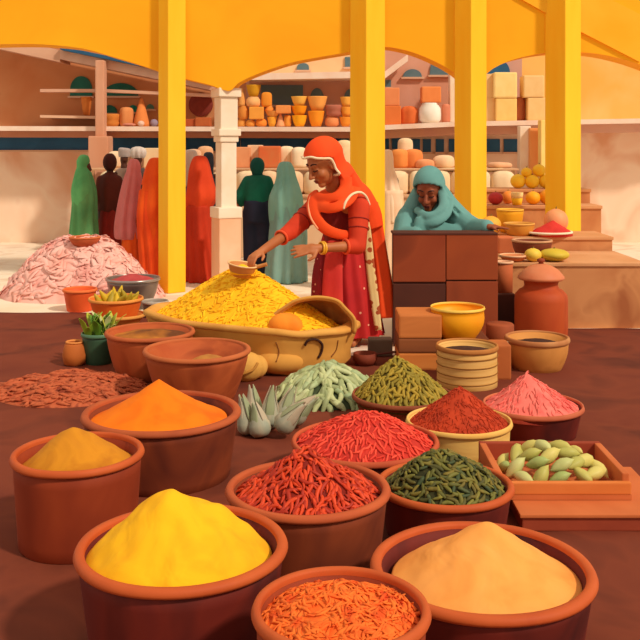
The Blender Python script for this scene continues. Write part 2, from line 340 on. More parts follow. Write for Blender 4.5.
# bundles of cloth and sacks stacked behind the crowd
for i, (k, a, b, yt, d, c, lab) in enumerate([
 ('sack', 108, 123, 151, 13.5, ('#ecd0ac', '#dcb690'), 'cream sack behind the man in brown'),
 ('box', 146, 160, 148, 13.3, ('#eccfa4', '#e0ba8c'), 'cream bale half behind the first yellow pillar'),
 ('sack', 186, 200, 149, 13.4, ('#dcb494', '#cfa07c'), 'dusty pink sack behind the red robe'),
 ('sack', 199, 212, 146, 13.6, ('#e2b084', '#d89c70'), 'peach sack between the red robe and the column'),
 ('box', 237, 250, 147, 13.4, ('#e6a070', '#dc8e60'), 'peach bale behind the green jumper'),
 ('box', 249, 262, 145, 13.6, ('#eec8a0', '#e4b488'), 'cream bale behind the dark green head wrap'),
 ('box', 260, 280, 146, 13.2, ('#d8683a', '#cc7a48'), 'rust orange bale behind the pale teal veil'),
 ('sack', 279, 294, 146, 13.4, ('#f0dcb8', '#e6c89c'), 'cream sack between the orange bale and the woman in orange'),
 ('sack', 292, 306, 147, 13.0, ('#f2e0c0', '#ead0a8'), 'tall cream sack directly behind the face of the woman in orange'),
 ('sack', 337, 351, 140, 13.4, ('#f0d8ac', '#e6c694'), 'cream sack between the orange hood and the middle pillar'),
 ('sack', 398, 412, 138, 13.3, ('#f0d2ac', '#e6c094'), 'slim cream sack above the orange cloth bundles'),
 ('sack', 392, 407, 149, 12.8, ('#f0984e', '#e88a44'), 'orange cloth bundle beside the cream shawl'),
 ('sack', 405, 421, 149, 12.9, ('#ee8e4c', '#e68040'), 'orange cloth bundle behind the blue-green hood'),
 ('sack', 417, 433, 159, 12.6, ('#eaa070', '#e09060'), 'peach bundle rising behind the blue-green hood'),
 ('sack', 434, 454, 155, 12.9, ('#f2cfa8', '#eabf94'), 'round peach sack touching the third yellow pillar'),
 ('sack', 440, 462, 172, 12.4, ('#f6e2b4', '#f0d49c'), 'pale yellow sack in front of the round peach sack'),
 ('sack', 488, 510, 162, 12.9, ('#e8b48c', '#dca478'), 'peach sack beneath the two dark windows'),
 ('sack', 478, 505, 172, 12.4, ('#f8e4b0', '#f2d698'), 'pale yellow sack beside the third pillar, above the fruit ledge')]):
    dd_ = 13.34+(d-12.4)*.34; small(k, a-1, b+1, 1.2145, ZZ(yt, dd_), dd_, c, lab, 'bale' if k == 'box' else ('cloth_bundle' if 'bundle' in lab else 'sack'), 'bale' if k == 'box' else ('bundle' if 'bundle' in lab else 'sack'))
# ------------------------------------------------------------------ ground cloth under the goods
g = random.Random(4)
v, f = [], []
nx, ny = 60, 60
for i in range(nx+1):
    for j in range(ny+1):
        x = -3.2+6.4*i/nx; y = 1.0+7.7*j/ny
        e = min(i, nx-i, j, ny-j)
        if e == 0: x += .05*noise.noise(Vector((x*2, y*2, 1))); y += .05*noise.noise(Vector((x*2, y*2, 5)))
        v.append((x, y, .006+.006*(noise.noise(Vector((x*3, y*3, 0)))+.6)*(1 if e else 0)))
for i in range(nx):
    for j in range(ny):
        a = i*(ny+1)+j; xx, yy = -3.2+6.4*(i+.5)/nx, 1.0+7.7*(j+.5)/ny
        if yy < 6.95 or xx < -.85 or (xx > 1.36 and yy < 7.95): f.append((a, a+ny+1, a+ny+2, a+1))
o = obj('ground_cloth', (v, f), mat('#6a2a1a', '#481c12', 2.2, .9, c3='#7a3620', sharp=.3)); tag(o, 'dark reddish brown cloth spread on the ground under all the tubs', 'cloth')
md = o.modifiers.new('s', 'SOLIDIFY'); md.thickness = .005
# ------------------------------------------------------------------ vessels
def spot(cx, cy, zr): d = (EYE-zr)*FPX/(cy-HZ); return XX(cx, d), d
M_TER = mat('#9e3e1a', '#7c2a12', 3.2, .7, stretch=(1, 1, .5), c3='#8e3416', bump=.15)
M_DARK = mat('#601a14', '#3a0f0e', 3.2, .7, stretch=(1, 1, .5), c3='#6e2014', bump=.15)
M_RIM = mat('#c85c28', '#b64c20', 4, .65)
M_BROWN = mat('#78301a', '#541e12', 3.2, .75, stretch=(1, 1, .5), c3='#863a1c', bump=.15)
M_CLAY = mat('#ac4c24', '#8a3819', 3.4, .75, c3='#b4562a', bump=.15)
class V_: pass
def tub(label, cx, cy, w, zr, m=M_TER, mr=M_RIM, taper=.80, wall=.055, name='spice_tub', cat='tub', depth=None, seed=0, z0=0, rimh=.020, belly=.0, wob=.014, n=64):
    X, d = spot(cx, cy, zr); R = w/2/FPX*d; h = zr-z0; t = thing(name, label, cat, (X, d, z0)); b = R*taper; depth = depth or h*.72
    ro = R-.006
    prof = [(b*.2, 0), (b*.94, 0), (b, h*.035)]
    for i in range(1, 7): s = i/7; prof.append((b+(ro*.985-b)*s+belly*R*math.sin(s*PI), h*(.035+s*.9)))
    prof += [(ro*.985, h-.004), (R*(1-wall*1.6), h-.004)]
    ri = R*(1-wall*1.9)
    for i in range(1, 6): s = i/5; prof.append((ri-(ri-b*.86)*s, h-.004-(depth-.004)*s))
    prof.append((b*.1, h-depth))
    obj('body', lathe(prof, n, wob, seed), m, t)
    rw = R*wall*1.75
    rp = [(R-rw, h-.012), (R-rw*.99, h-.001), (R-rw*.88, h+.005), (R-rw*.5, h+.007), (R-rw*.14, h+.005), (R, h-.002), (R+.003, h-rimh*.5), (R-.001, h-rimh*.95), (R-.006, h-rimh), (R*(1-wall), h-rimh*.9)]
    pr = lathe(rp+[rp[0]], n, wob, seed, cap=False); obj('rim', pr, mr, t)
    r = V_(); r.t = t; r.X, r.d, r.R, r.zr, r.ri, r.h, r.b, r.depth, r.z0 = X, d, R, zr, R-rw, h, b, depth, z0
    return r
class Mound:
    def __init__(s, X, Y, z0, R, zpk, off=(0, 0), a=1.35, b=1.15, sy=1, rz=0, rough=.02, seed=0, edge=0):
        s.X, s.Y, s.z0, s.R, s.H, s.off, s.a, s.b, s.sy, s.rz, s.rough, s.seed, s.edge = X, Y, z0, R, zpk-z0, off, a, b, sy, rz, rough, seed, edge
    def at(s, t, th, extra=0):
        r = s.R*t*(1+s.edge*noise.noise(Vector((math.cos(th)*1.4, math.sin(th)*1.4, s.seed))))
        x, y = r*math.cos(th), r*math.sin(th)*s.sy
        c, q = math.cos(s.rz), math.sin(s.rz)
        x, y = x*c-y*q, x*q+y*c
        x += s.off[0]*(1-t); y += s.off[1]*(1-t)
        z = s.H*max(0, 1-t**s.a)**s.b
        z += s.R*s.rough*(noise.noise(Vector((x*5/s.R*.4, y*5/s.R*.4, s.seed)))*1.6+noise.noise(Vector((x*14/s.R*.4, y*14/s.R*.4, s.seed+4)))*.7)*min(1, (1-t)*5)
        return Vector((s.X+x, s.Y+y, s.z0+z+extra))
    def nrm(s, t, th):
        e = .03; t = min(max(t, .05), .96)
        a = s.at(t+e, th)-s.at(t-e, th); b = s.at(t, th+e)-s.at(t, th-e); n = a.cross(b)
        return (n if n.z > 0 else -n).normalized()
    def mesh(s, nr=40, nt=96, skirt=.03):
        R = [[s.at(1, 2*PI*j/nt)-Vector((0, 0, skirt)) for j in range(nt)]]
        for i in range(nr): R.append([s.at(1-i/nr, 2*PI*j/nt) for j in range(nt)])
        R.append([s.at(.004, 2*PI*j/nt) for j in range(nt)])
        return rings(R, True)
def heap(m, label, name, cat, ma, extra=None, kind='stuff'):
    vf = m.mesh()
    if extra: vf = join(vf, *extra)
    base = (m.X, m.Y, m.z0); o = obj(name, ([p-Vector(base) for p in vf[0]], vf[1]), ma, loc=base)
    return tag(o, label, cat, None, kind)
def chip_mesh(L, W, Hh, bend=.15, tip=.25, n=6, k=6, seed=0, point=.5):
    """a bent tapering pod lying along x"""
    q = random.Random(seed); R = []
    for i in range(k+1):
        s = i/k; r = math.sin(PI*min(1, max(0, (s*.92+.04))))**point; r = max(r, .12)*(1-tip*s)
        c = Vector(((s-.5)*L, bend*L*(math.sin(PI*s)-.5), q.uniform(-.04, .04)*L))
        R.append([c+Vector((0, W/2*r*math.cos(2*PI*j/n), Hh/2*r*math.sin(2*PI*j/n))) for j in range(n)])
    return rings(R, True)
CAMP = Vector((0, 0, EYE))
def place(m, q, flow=None, lift=0, tmax=.98, vis=True, tmin=0.0):
    for _ in range(200):
        t = math.sqrt(q.uniform(tmin**2, tmax**2)); th = q.uniform(0, 2*PI); p = m.at(t, th); n = m.nrm(t, th)
        if vis and n.dot((CAMP-p).normalized()) < .02: continue
        break
    a = q.uniform(0, 2*PI) if flow is None else flow(t, th, q)
    tx = Vector((math.cos(a), math.sin(a), 0)); tx = (tx-n*tx.dot(n)).normalized(); ty = n.cross(tx)
    rl = q.uniform(-.5, .5)
    M = Matrix((tx, ty, n)).transposed().to_4x4(); M = Matrix.Translation(p+n*lift) @ M @ Matrix.Rotation(q.uniform(-.16, .16), 4, 'Y') @ Matrix.Rotation(rl, 4, 'X')
    return M
def chips_in(m, count, size, seed, flow=None, lift=0, tmax=.97, bend=.12, var=3, vis=False, sc=(.75, 1.25)):
    """loose flakes that nobody could count, joined to the heap"""
    q = random.Random(seed); pr = [chip_mesh(*size, bend=bend*(i-1), seed=i, k=4, n=5) for i in range(var)]
    return [xf(pr[i % var], place(m, q, flow, lift, tmax, vis) @ Matrix.Scale(q.uniform(*sc), 4)) for i in range(count)]
def pieces(m, count, meshes, ma, name, label, cat, group, seed, flow=None, lift=.004, tmax=.96, sc=(.8, 1.2), min_d=0, tmin=0):
    q = random.Random(seed); used = []
    mes = []
    for i, vf in enumerate(meshes):
        me = bpy.data.meshes.new(name); me.from_pydata([tuple(p) for p in vf[0]], [], vf[1]); me.update()
        bm = bmesh.new(); bm.from_mesh(me); bmesh.ops.recalc_face_normals(bm, faces=bm.faces); bm.to_mesh(me); bm.free()
        for p in me.polygons: p.use_smooth = True
        me.materials.append(ma[i % len(ma)] if isinstance(ma, list) else ma); mes.append(me)
    k = 0
    for i in range(count):
        for _ in range(30):
            M = place(m, q, flow, lift, tmax, tmin=tmin); p = M.translation
            if all((p-u).length > min_d for u in used): break
        else: continue
        used.append(p.copy())
        o = bpy.data.objects.new(name, mes[k % len(mes)]); k += 1; COL.objects.link(o)
        o.matrix_world = M @ Matrix.Scale(q.uniform(*sc), 4); tag(o, label, cat, group)
    return k
radial = lambda t, th, q: th+q.gauss(0, .5)
# --- front row
A = tub('large dark maroon tub heaped with bright yellow powder', 182, 544, 210, .34, M_DARK, M_RIM, .84, seed=1)
mA = Mound(A.X-.01, A.d-.012, A.zr-.035, A.ri*.985, ZZ(489, A.d), (-.015, 0), 1.45, 1.05, rough=.05, seed=2)
heap(mA, 'bright yellow ground spice heaped in the large dark maroon tub', 'turmeric_powder', 'spice', mat('#fab816', '#e89c10', 7, .9, c3='#f8b414', sharp=.3, bump=.6))
B = tub('terracotta tub of dull amber powder, partly behind the yellow powder tub', 78, 452, 130, .35, M_TER, M_RIM, .88, seed=3)
mB = Mound(B.X, B.d, B.zr-.05, B.ri*.96, ZZ(428, B.d), (-.02, 0), 1.4, 1.1, rough=.025, seed=5)
heap(mB, 'dull amber ground spice in the terracotta tub', 'amber_powder', 'spice', mat('#c67c1a', '#b06612', 6, .9, c3='#ce841a', bump=.5))
C = tub('wide brown tub piled with vivid orange powder', 162, 411, 157, .30, M_BROWN, mat('#b8592e', '#a04826', 4), .86, seed=6)
mC = Mound(C.X-.01, C.d-.02, C.zr-.03, C.ri*.95, ZZ(378, C.d), (0, 0), 1.05, 1.25, rough=.016, seed=7)
heap(mC, 'vivid orange ground spice in a smooth cone in the wide brown tub', 'orange_powder', 'spice', mat('#f67e0c', '#ea6606', 6, .9, c3='#f4760a', bump=.4))
Dt = tub('terracotta tub heaped with whole red chillies', 308, 487, 164, .30, M_BROWN, mat('#c25c30', '#ae4c28', 4), .86, seed=8)
mD = Mound(Dt.X, Dt.d, Dt.zr-.03, Dt.ri*.97, ZZ(451, Dt.d), (-.01, 0), 1.15, 1.1, rough=.03, seed=9)
heap(mD, 'mass of red chillies filling the terracotta tub beneath those on top', 'chilli_mass', 'chillies', mat('#8e1e0c', '#6c160a', 14, .7, bump=.6))  # core coloured darker than the chillies to paint the shade in their gaps
M_CH = mat('#d6441a', '#a8280e', 12, .55, spec=.3, rnd=.9, c3='#c63612')
pieces(mD, 280, [chip_mesh(.066, .021, .018, bend=b_, tip=.6, seed=i, point=.55) for i, b_ in enumerate((-.16, .05, .14))], M_CH, 'red_chilli', 'dried whole red chilli lying on the heap in the terracotta tub', 'chilli', 'whole red chillies in the terracotta tub', 21, radial, .005, min_d=.016)
E = tub('small round terracotta tub of flat orange shavings, closest to the camera', 341, 607, 178, .40, M_TER, M_RIM, .86, seed=10)
mE = Mound(E.X, E.d, E.zr-.028, E.ri*.98, ZZ(590, E.d)-.012, (0, 0), 1.8, 1.0, rough=.035, seed=11)
heap(mE, 'loose bright orange shavings filling the small round terracotta tub', 'orange_shavings', 'spice', mat('#f05c1c', '#d83c14', 16, .8, c3='#f0762a', sharp=.25),
     chips_in(mE, 520, (.05, .012, .006), 31, None, .002, .96, .2))
Fm = tub('wide brown tub of pale peach powder', 482, 566, 222, .25, M_DARK, M_RIM, .86, depth=.2, seed=12)
mF = Mound(Fm.X+.008, Fm.d-.012, Fm.zr-.035, Fm.ri*.93, ZZ(526, Fm.d), (0, .03), 1.25, 1.1, rough=.03, seed=13)
heap(mF, 'pale peach ground spice heaped in the wide brown tub', 'peach_powder', 'spice', mat('#f6a656', '#ea8e3e', 6, .9, c3='#f4a04c', sharp=.28, bump=.6))
Gt = tub('dark brown tub filled with dark green seed pods', 445, 483, 136, .20, M_DARK, M_RIM, .86, seed=14)
mG = Mound(Gt.X, Gt.d, Gt.zr-.025, Gt.ri*.97, ZZ(452, Gt.d), (-.02, 0), 1.6, 1.0, rough=.04, seed=15)
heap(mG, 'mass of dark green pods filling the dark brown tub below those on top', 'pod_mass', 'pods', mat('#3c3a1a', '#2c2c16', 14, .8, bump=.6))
M_GP = mat('#6e6a2c', '#4c4a22', 10, .6, rnd=.9, c3='#7c6a28')
pieces(mG, 230, [chip_mesh(.05, .020, .016, bend=b_, tip=.3, seed=i) for i, b_ in enumerate((-.12, .02, .1))], [M_GP, mat('#5c5a24', '#3e4a2c', 10, .6, rnd=.9, c3='#847a30'), M_GP], 'seed_pod', 'dark green dried seed pod lying in the dark brown tub', 'seed pod', 'dark green pods in the dark brown tub', 22, None, .005, min_d=.016)
H_ = tub('dark shallow tub heaped with small coral red chips', 365, 440, 147, .20, M_DARK, mat('#c65a34', '#b44a2a', 4), .82, wall=.035, seed=16)
mH = Mound(H_.X, H_.d, H_.zr-.015, H_.ri*.99, ZZ(413, H_.d), (0, 0), 1.5, 1.0, rough=.02, seed=17)
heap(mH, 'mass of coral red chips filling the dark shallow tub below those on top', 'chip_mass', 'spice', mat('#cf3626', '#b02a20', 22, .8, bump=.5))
M_CO = mat('#ee5038', '#dc3a28', 14, .6, rnd=.8, c3='#e64632')
pieces(mH, 290, [chip_mesh(.05, .0145, .011, bend=b_, tip=.4, seed=i) for i, b_ in enumerate((-.1, 0, .1))], M_CO, 'coral_chip', 'small coral red spice chip on the heap in the dark shallow tub', 'spice chip', 'coral red chips in the dark shallow tub', 23, radial, .003, tmax=.98, min_d=.018)
M_WOOD = mat('#eab65c', '#dca048', 4, .7, stretch=(1, 1, 4), c3='#f0c06a')
It = tub('pale yellow wooden drum heaped with rust red spice', 459, 420, 105, .18, M_WOOD, mat('#f0c068', '#e4ac54', 4), .93, wall=.03, seed=18, rimh=.02)
mI = Mound(It.X, It.d, It.zr-.012, It.ri*.98, ZZ(387, It.d), (0, 0), 1.12, 1.1, rough=.02, seed=19)
heap(mI, 'rust red coarse spice in a peaked heap in the pale yellow wooden drum', 'rust_spice', 'spice', mat('#c4401a', '#a63214', 14, .8, c3='#b83a18'),
     chips_in(mI, 700, (.03, .008, .006), 32, radial, .002))
J = tub('dark brown tub with a cone of pink spice, at the right-hand edge', 533, 404, 99, .16, M_DARK, mat('#d0704c', '#b85a3a', 4), .84, wall=.03, seed=20)
mJ = Mound(J.X-.01, J.d, J.zr-.012, J.ri*.99, ZZ(373, J.d), (-.02, 0), 1.0, 1.12, rough=.03, seed=21)
heap(mJ, 'pink spice in a pointed cone in the dark brown tub', 'pink_spice', 'spice', mat('#f2685c', '#e04c48', 9, .85, c3='#ee7a6c', sharp=.3),
     chips_in(mJ, 260, (.05, .014, .008), 33, lambda t, th, q: th+q.gauss(0, .2), .002))
K = tub('brown bowl heaped with olive green beans behind the coral chips', 402, 394, 100, .15, M_BROWN, mat('#9c5030', '#844026', 4), .78, wall=.03, name='bean_bowl', cat='bowl', seed=22)
mK = Mound(K.X, K.d, K.zr-.012, K.ri*.98, ZZ(359, K.d), (-.02, 0), 1.3, 1.0, rough=.03, seed=23)
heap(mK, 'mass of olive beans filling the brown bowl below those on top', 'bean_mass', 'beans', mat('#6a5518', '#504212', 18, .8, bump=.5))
M_OB = mat('#a88a2a', '#8a7624', 9, .6, rnd=.9, c3='#96822c')
pieces(mK, 230, [chip_mesh(.056, .022, .018, bend=b_, tip=.2, seed=i) for i, b_ in enumerate((-.12, 0, .12))], M_OB, 'olive_bean', 'olive yellow bean pod lying on the heap in the brown bowl', 'bean', 'olive beans in the brown bowl', 24, radial, .005, min_d=.018)
# --- green pods heaped on the cloth
mL = Mound(.05, 5.72, .012, .325, ZZ(368, 5.72), (0, .05), 1.7, .9, sy=.72, rough=.02, seed=25)
heap(mL, 'mass of green pods on the ground cloth, coloured dark as the shade between the counted ones', 'green_pod_mass', 'pods', mat('#4a5234', '#3a4430', 8, .8))  # shade between the pods is put into this dark core colour
M_GR = mat('#bcbf88', '#959c6c', 9, .55, rnd=.8, c3='#a8ae78')
q0 = random.Random(3)
flowL = lambda t, th, q: math.atan2(math.sin(th)*.4-.35, math.cos(th))+q.gauss(0, .35)
pieces(mL, 120, [chip_mesh(.145, .043, .036, bend=b_, tip=.25, seed=i, n=8, k=8) for i, b_ in enumerate((-.1, .04, .12))], [M_GR, mat('#c4c894', '#9cab7c', 9, .55, rnd=.7, c3='#aeb888'), M_GR], 'green_pod', 'pale green bean pod in the pile on the ground cloth', 'green pod', 'pale green pods piled on the ground', 25, flowL, .014, tmax=1.0, min_d=.037, sc=(.85, 1.15))
# --- pale bulbs beside them
M_BU = mat('#c6b498', '#969a86', 7, .6, stretch=(2.5, 2.5, .6), c3='#a8a48c'); M_SH = mat('#a2a27a', '#85906c', 6, .6); M_TIP = mat('#c2ac90', '#a89c84', 8)
for i, (px, py, d, tilt, az, L, ds) in enumerate([
 (262, 441, 4.97, .25, 2.6, .19, 'blue-grey pointed bulb lying lowest at the foot of the bulb cluster'), (249, 436, 5.02, .18, 2.9, .22, 'upright bulb at the end of the cluster facing the orange powder tub'),
 (279, 441, 4.98, .75, -.25, .22, 'fat bulb leaning towards the coral chips'), (268, 430, 5.12, .1, .2, .24, 'tall bulb with a green shoot in the middle of the cluster'),
 (290, 427, 5.14, .8, -.1, .21, 'leaning bulb that touches the pile of green pods'), (255, 424, 5.2, .15, 2.2, .22, 'slim bulb at the back of the cluster beside the brown tub'),
 (281, 424, 5.22, .35, .3, .22, 'pale bulb at the back of the cluster in front of the green pods')]):
    z = .015+(.035 if tilt > .5 else .0); b = P(px, py, d); b = Vector((b.x, d, z))
    t = thing('bulb', ds, 'bulb', b); t.rotation_euler = (0, tilt, az); t.scale = (1.22, 1.22, 1.0)
    obj('bulb_flesh', lathe([(.012, 0), (.034, .006), (.049, .03), (.047, .065), (.034, L*.5), (.018, L*.72), (.007, L*.86)], 18, .12, i*2), M_BU, t)
    for k in range(4):
        a = k*1.57+i; c, s = math.cos(a), math.sin(a)
        obj('shoot', sweep([(.040*c, .040*s, L*.22, .016, .004), (.034*c, .034*s, L*.45, .020, .004), (.020*c, .020*s, L*.72, .014, .003), (.012*c+.006, .012*s, L*.95, .003, .0015)], (c, s, .1), 8, 4), M_SH if k % 2 else M_TIP, t)
# --- tray of pale pods, on a box
fx = XX(497, 3.9)
t = thing('low_box', 'low terracotta box on the ground under the tray of pale green pods', 'box', (1.05, 3.95, 0))
M_BX = mat('#a8472a', '#8e3822', 3, .75); M_BXT = mat('#d2723e', '#c06232', 3)
obj('body', box(.80, 1.40, 3.76, 4.30, .01, .066, .006), M_BX, t, world=True, smooth=False); obj('lid', box(.79, 1.41, 3.75, 4.31, .066, .081, .004), M_BXT, t, world=True, smooth=False)
t = thing('pod_tray', 'square terracotta tray holding pale green pods, on a low box', 'tray', (1.0, 4.1, .082))
x0, x1, y0, y1, zb, zt = fx, 1.28, 3.9, 4.36, .083, .183
obj('bottom', box(x0, x1, y0, y1, zb, zb+.02), M_BXT, t, world=True, smooth=False)
obj('front_board', box(x0, x1, y0, y0+.03, zb+.02, zt-.03, .006), mat('#e08040', '#d0702f', 3), t, world=True, smooth=False)
for nm, bx in (('back_board', (x0, x1, y1-.03, y1, zb+.02, zt)), ('side_board', (x0, x0+.03, y0+.03, y1-.03, zb+.02, zt)), ('side_board', (x1-.03, x1, y0+.03, y1-.03, zb+.02, zt))):
    obj(nm, box(*bx, .006), M_BX if nm == 'back_board' else M_BXT, t, world=True, smooth=False)
mM = Mound((x0+x1)/2, 4.13, zb+.03, .205, zb+.12, (-.02, .02), 1.8, .9, sy=.70, rough=.01, seed=40)
M_CD = mat('#d3c26c', '#b3ac58', 6, .5, rnd=.7, c3='#c6b862')
def plump(L, W, seed):
    q = random.Random(seed); R = []
    for r, x in ((.03, -.5), (.12, -.47), (.6, -.33), (.95, -.1), (1, .08), (.72, .3), (.3, .43), (.1, .5), (.04, .53)):
        R.append([Vector((x*L, W/2*r*math.cos(2*PI*j/12)*(1+.06*math.cos(6*PI*j/12)), W/2*r*math.sin(2*PI*j/12)*(1+.06*math.cos(6*PI*j/12))+.01*math.sin(3*x))) for j in range(12)])
    return rings(R, True)
pieces(mM, 30, [plump(.118, .058, i) for i in range(3)], [M_CD, mat('#c3c07a', '#a0ac62', 6, .5, rnd=.7), M_CD], 'cardamom_pod', 'plump pale green pod in the square terracotta tray', 'pod', 'pale pods in the square tray', 41, lambda t, th, q: q.uniform(-1.3, .9), .022, tmax=.98, min_d=.058, sc=(.85, 1.15))
# --- clay bowls in the middle on the left
Pb = tub('open clay bowl with a little tan spice, in front of the turmeric basket', 197, 349, 107, .31, M_CLAY, mat('#c46838', '#b05a30', 4), .68, wall=.05, name='clay_bowl', cat='bowl', depth=.12, seed=30, belly=.03)
mP = Mound(Pb.X+.07, Pb.d-.03, Pb.zr-.10, Pb.ri*.66, Pb.zr-.03, (.02, 0), 1.6, 1, rough=.03, seed=31)
heap(mP, 'small tan remainder of spice inside the open clay bowl', 'tan_spice', 'spice', mat('#c08038', '#a0602c', 8, .9))
Q = tub('smaller clay bowl of brown and amber spice beside the leafy greens', 150, 331, 89, .30, M_CLAY, mat('#c26234', '#a8522c', 4), .72, wall=.05, name='clay_bowl', cat='bowl', depth=.1, seed=32, belly=.03)
mQ = Mound(Q.X, Q.d, Q.zr-.035, Q.ri*.95, Q.zr-.005, (-.04, .02), 1.6, 1, rough=.03, seed=33)
heap(mQ, 'amber and dark brown spice in the smaller clay bowl', 'mixed_spice', 'spice', mat('#6a3a1c', '#c87a28', 2.6, .9, sharp=.12))
mX = Mound(-1.56, 5.93, .014, .47, .09, (0, 0), 2, 1, sy=.86, rough=.03, seed=35)
heap(mX, 'flat spread of dried reddish brown pieces on the ground behind the orange powder', 'dried_pieces', 'spice', mat('#b04c2c', '#843420', 14, .8, c3='#c0603a'),
     chips_in(mX, 420, (.09, .03, .02), 36, lambda t, th, q: q.gauss(.1, .5), .006, .98))
# --- the big turmeric basket
u, vv = Vector((.83, -.56, 0)), Vector((.56, .83, 0)); oc = Vector((-.54, 6.86, 0)); oa, ob, oz = .86, .44, .305
t = thing('turmeric_basket', 'big tan cloth-lined basket overflowing with yellow turmeric', 'basket', oc, math.atan2(u.y, u.x))
def oval(prof, n=80, seed=0, wob=.02):
    R = []
    for s, z in prof:
        ring = []
        for j in range(n):
            a = 2*PI*j/n; c, q = math.cos(a), math.sin(a); e = .82
            w = 1+wob*noise.noise(Vector((c*2.2, q*2.2, seed+z*2)))
            ring.append((oa*s*w*math.copysign(abs(c)**e, c), ob*s*w*math.copysign(abs(q)**e, q), z+wob*.5*noise.noise(Vector((c*2, q*2, seed+3)))))
        R.append(ring)
    return R
M_JUTE = mat('#e6aa50', '#c88838', 3.2, .85, c3='#dc9c46', bump=.3, sharp=.3)
obj('body', rings(oval([(.3, 0), (.84, 0), (.9, .02), (.95, .07), (.94, .14), (.97, .22), (1, .285), (1.0, oz), (.93, oz), (.90, .25), (.85, .2), (.1, .18)], wob=.05)), M_JUTE, t)
r_ = oval([(.90, oz-.01), (.92, oz+.012), (.97, oz+.018), (1.015, oz+.005), (1.02, oz-.02), (.99, oz-.03)], wob=.05); obj('rim', rings(r_+[r_[0]], False), mat('#e6a850', '#d08c3c', 4, .8), t)
# lining pulled up into a half hood at the right end, open towards the front
hx, hy, hrx, hrz, hdp = XX(313, 6.42), 6.42, .275, .235, .36
R = []
for i in range(9):
    sq = i/8*.985; k_ = math.sqrt(1-sq*sq); R.append([(hx+.03*i/8+hrx*k_*math.cos(PI*j/26)*(1+.05*math.sin(j*.9)), hy+hdp*sq-.05*math.cos(PI*j/26)*(1-sq), oz-.03+hrz*k_**.8*abs(math.sin(PI*j/26))**.75*(1+.12*math.cos(PI*j/26))) for j in range(27)])
lo = obj('lining_flap', rings(R, False, False), mat('#c98238', '#a85e2c', 2.6, .8, c3='#d89a4a', sharp=.3), t, world=True)
md = lo.modifiers.new('s', 'SOLIDIFY'); md.thickness = .02
obj('lining_hem', tube([Vector(q) for q in R[0]], .012, 8, 2), mat('#e0a048', '#c88a3c', 4), t, world=True)
bpy.context.view_layer.update()
BT = t
def hit(px, py, off=0):
    bpy.context.view_layer.update(); d_ = Vector(((px-320)/FPX, 1, -(py-HZ)/FPX)).normalized()
    ok, p, n, *_ = SC.ray_cast(bpy.context.evaluated_depsgraph_get(), (0, 0, EYE), d_); return p+n*off, n
hp_ = [hit(*q, .006)[0] for q in ((305, 345), (308, 340), (316, 339), (322, 344), (321, 352), (318, 358))]
obj('handle', tube(hp_, .008, 8, 4), mat('#43241a'), t, world=True)
for px, py, s_ in ((280, 368, .14),):
    p_, n_ = hit(px, py); obj('sagging_fold', ellip(p_-n_*.062, (s_*1.25, s_*.6, s_*.6)), M_JUTE, t, world=True)
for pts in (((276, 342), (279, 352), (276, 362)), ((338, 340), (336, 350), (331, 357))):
    obj('crease_shade', tube([hit(*q, .0)[0] for q in pts], .005, 6, 4), mat('#8e5626'), t, world=True)  # dark tubes along the cloth, painting in the shade of creases
mO = Mound(oc.x, oc.y, oz-.03, oa*.92, ZZ(266, 6.85), (-.02, .03), 1.2, 1.1, sy=ob/oa, rz=math.atan2(u.y, u.x), rough=.012, seed=50)
M_TUR = mat('#ffc81c', '#f8ac10', 9, .75, c3='#ffc018', sharp=.3)
heap(mO, 'great heap of yellow turmeric fingers in the tan basket', 'turmeric_heap', 'turmeric', M_TUR, chips_in(mO, 1300, (.066, .022, .009), 51, lambda t, th, q: q.gauss(.5, .6), .002, .97, .1))
p = P(286, 329, 6.50); o = obj('orange_cloth_ball', remesh(join(ellip((0, 0, .06), (.12, .08, .09)), ellip((.05, -.03, .06), (.07, .05, .07))), .012), mat('#f5962a', '#ec7c1c', 4), loc=(p.x, 6.40, .262)); tag(o, 'bunched orange cloth tucked in the right end of the turmeric basket', 'cloth')
# pale rolled cloth in front of the basket
t = thing('cloth_roll', 'round pale tan cloth roll leaning on the turmeric basket beside the clay bowl', 'cloth roll', (XX(246, 6.15), 6.17, 0))
obj('roll', remesh(join(ellip((0, 0, .1), (.115, .09, .1)), capsule((-.05, .04, .08), (.06, .05, .09), .08, .08)), .01), mat('#e4ac56', '#d09440', 4), t)
obj('fold', tube([(-.06, -.078, .05), (-.01, -.092, .075), (.05, -.087, .1), (.08, -.062, .14)], .008), mat('#c08236'), t)
# wooden scoop on the heap
sp = P(242, 269, 6.72)
t = thing('scoop', 'shallow wooden scoop full of turmeric, resting on top of the yellow heap', 'scoop', sp); t.rotation_euler = (.12, .16, 0)
ob_ = lathe([(.02, -.06), (.055, -.055), (.088, -.015), (.102, .028), (.106, .034), (.098, .034), (.082, .004), (.05, -.03), (.01, -.034)], 36, 0, 0, 1, .8)
obj('bowl', ob_, mat('#cf8a4a', '#b87038', 5, .6), t); obj('rim', rings([[(r*math.cos(2*PI*j/36), r*.8*math.sin(2*PI*j/36), z) for j in range(36)] for r, z in ((.097, .033), (.1, .04), (.108, .039), (.108, .03), (.097, .033))], False), mat('#f2c890', '#e6b478', 5), t)
obj('handle', tube([(.09, -.01, .03), (.14, -.02, .055), (.17, -.025, .07)], .013), mat('#cf8a4a', '#b87038', 5, .6), t)
mS = Mound(sp.x, sp.y, sp.z-.005, .085, sp.z+.035, sy=.75, seed=3); heap(mS, 'yellow turmeric lying in the wooden scoop', 'scooped_turmeric', 'turmeric', M_TUR)
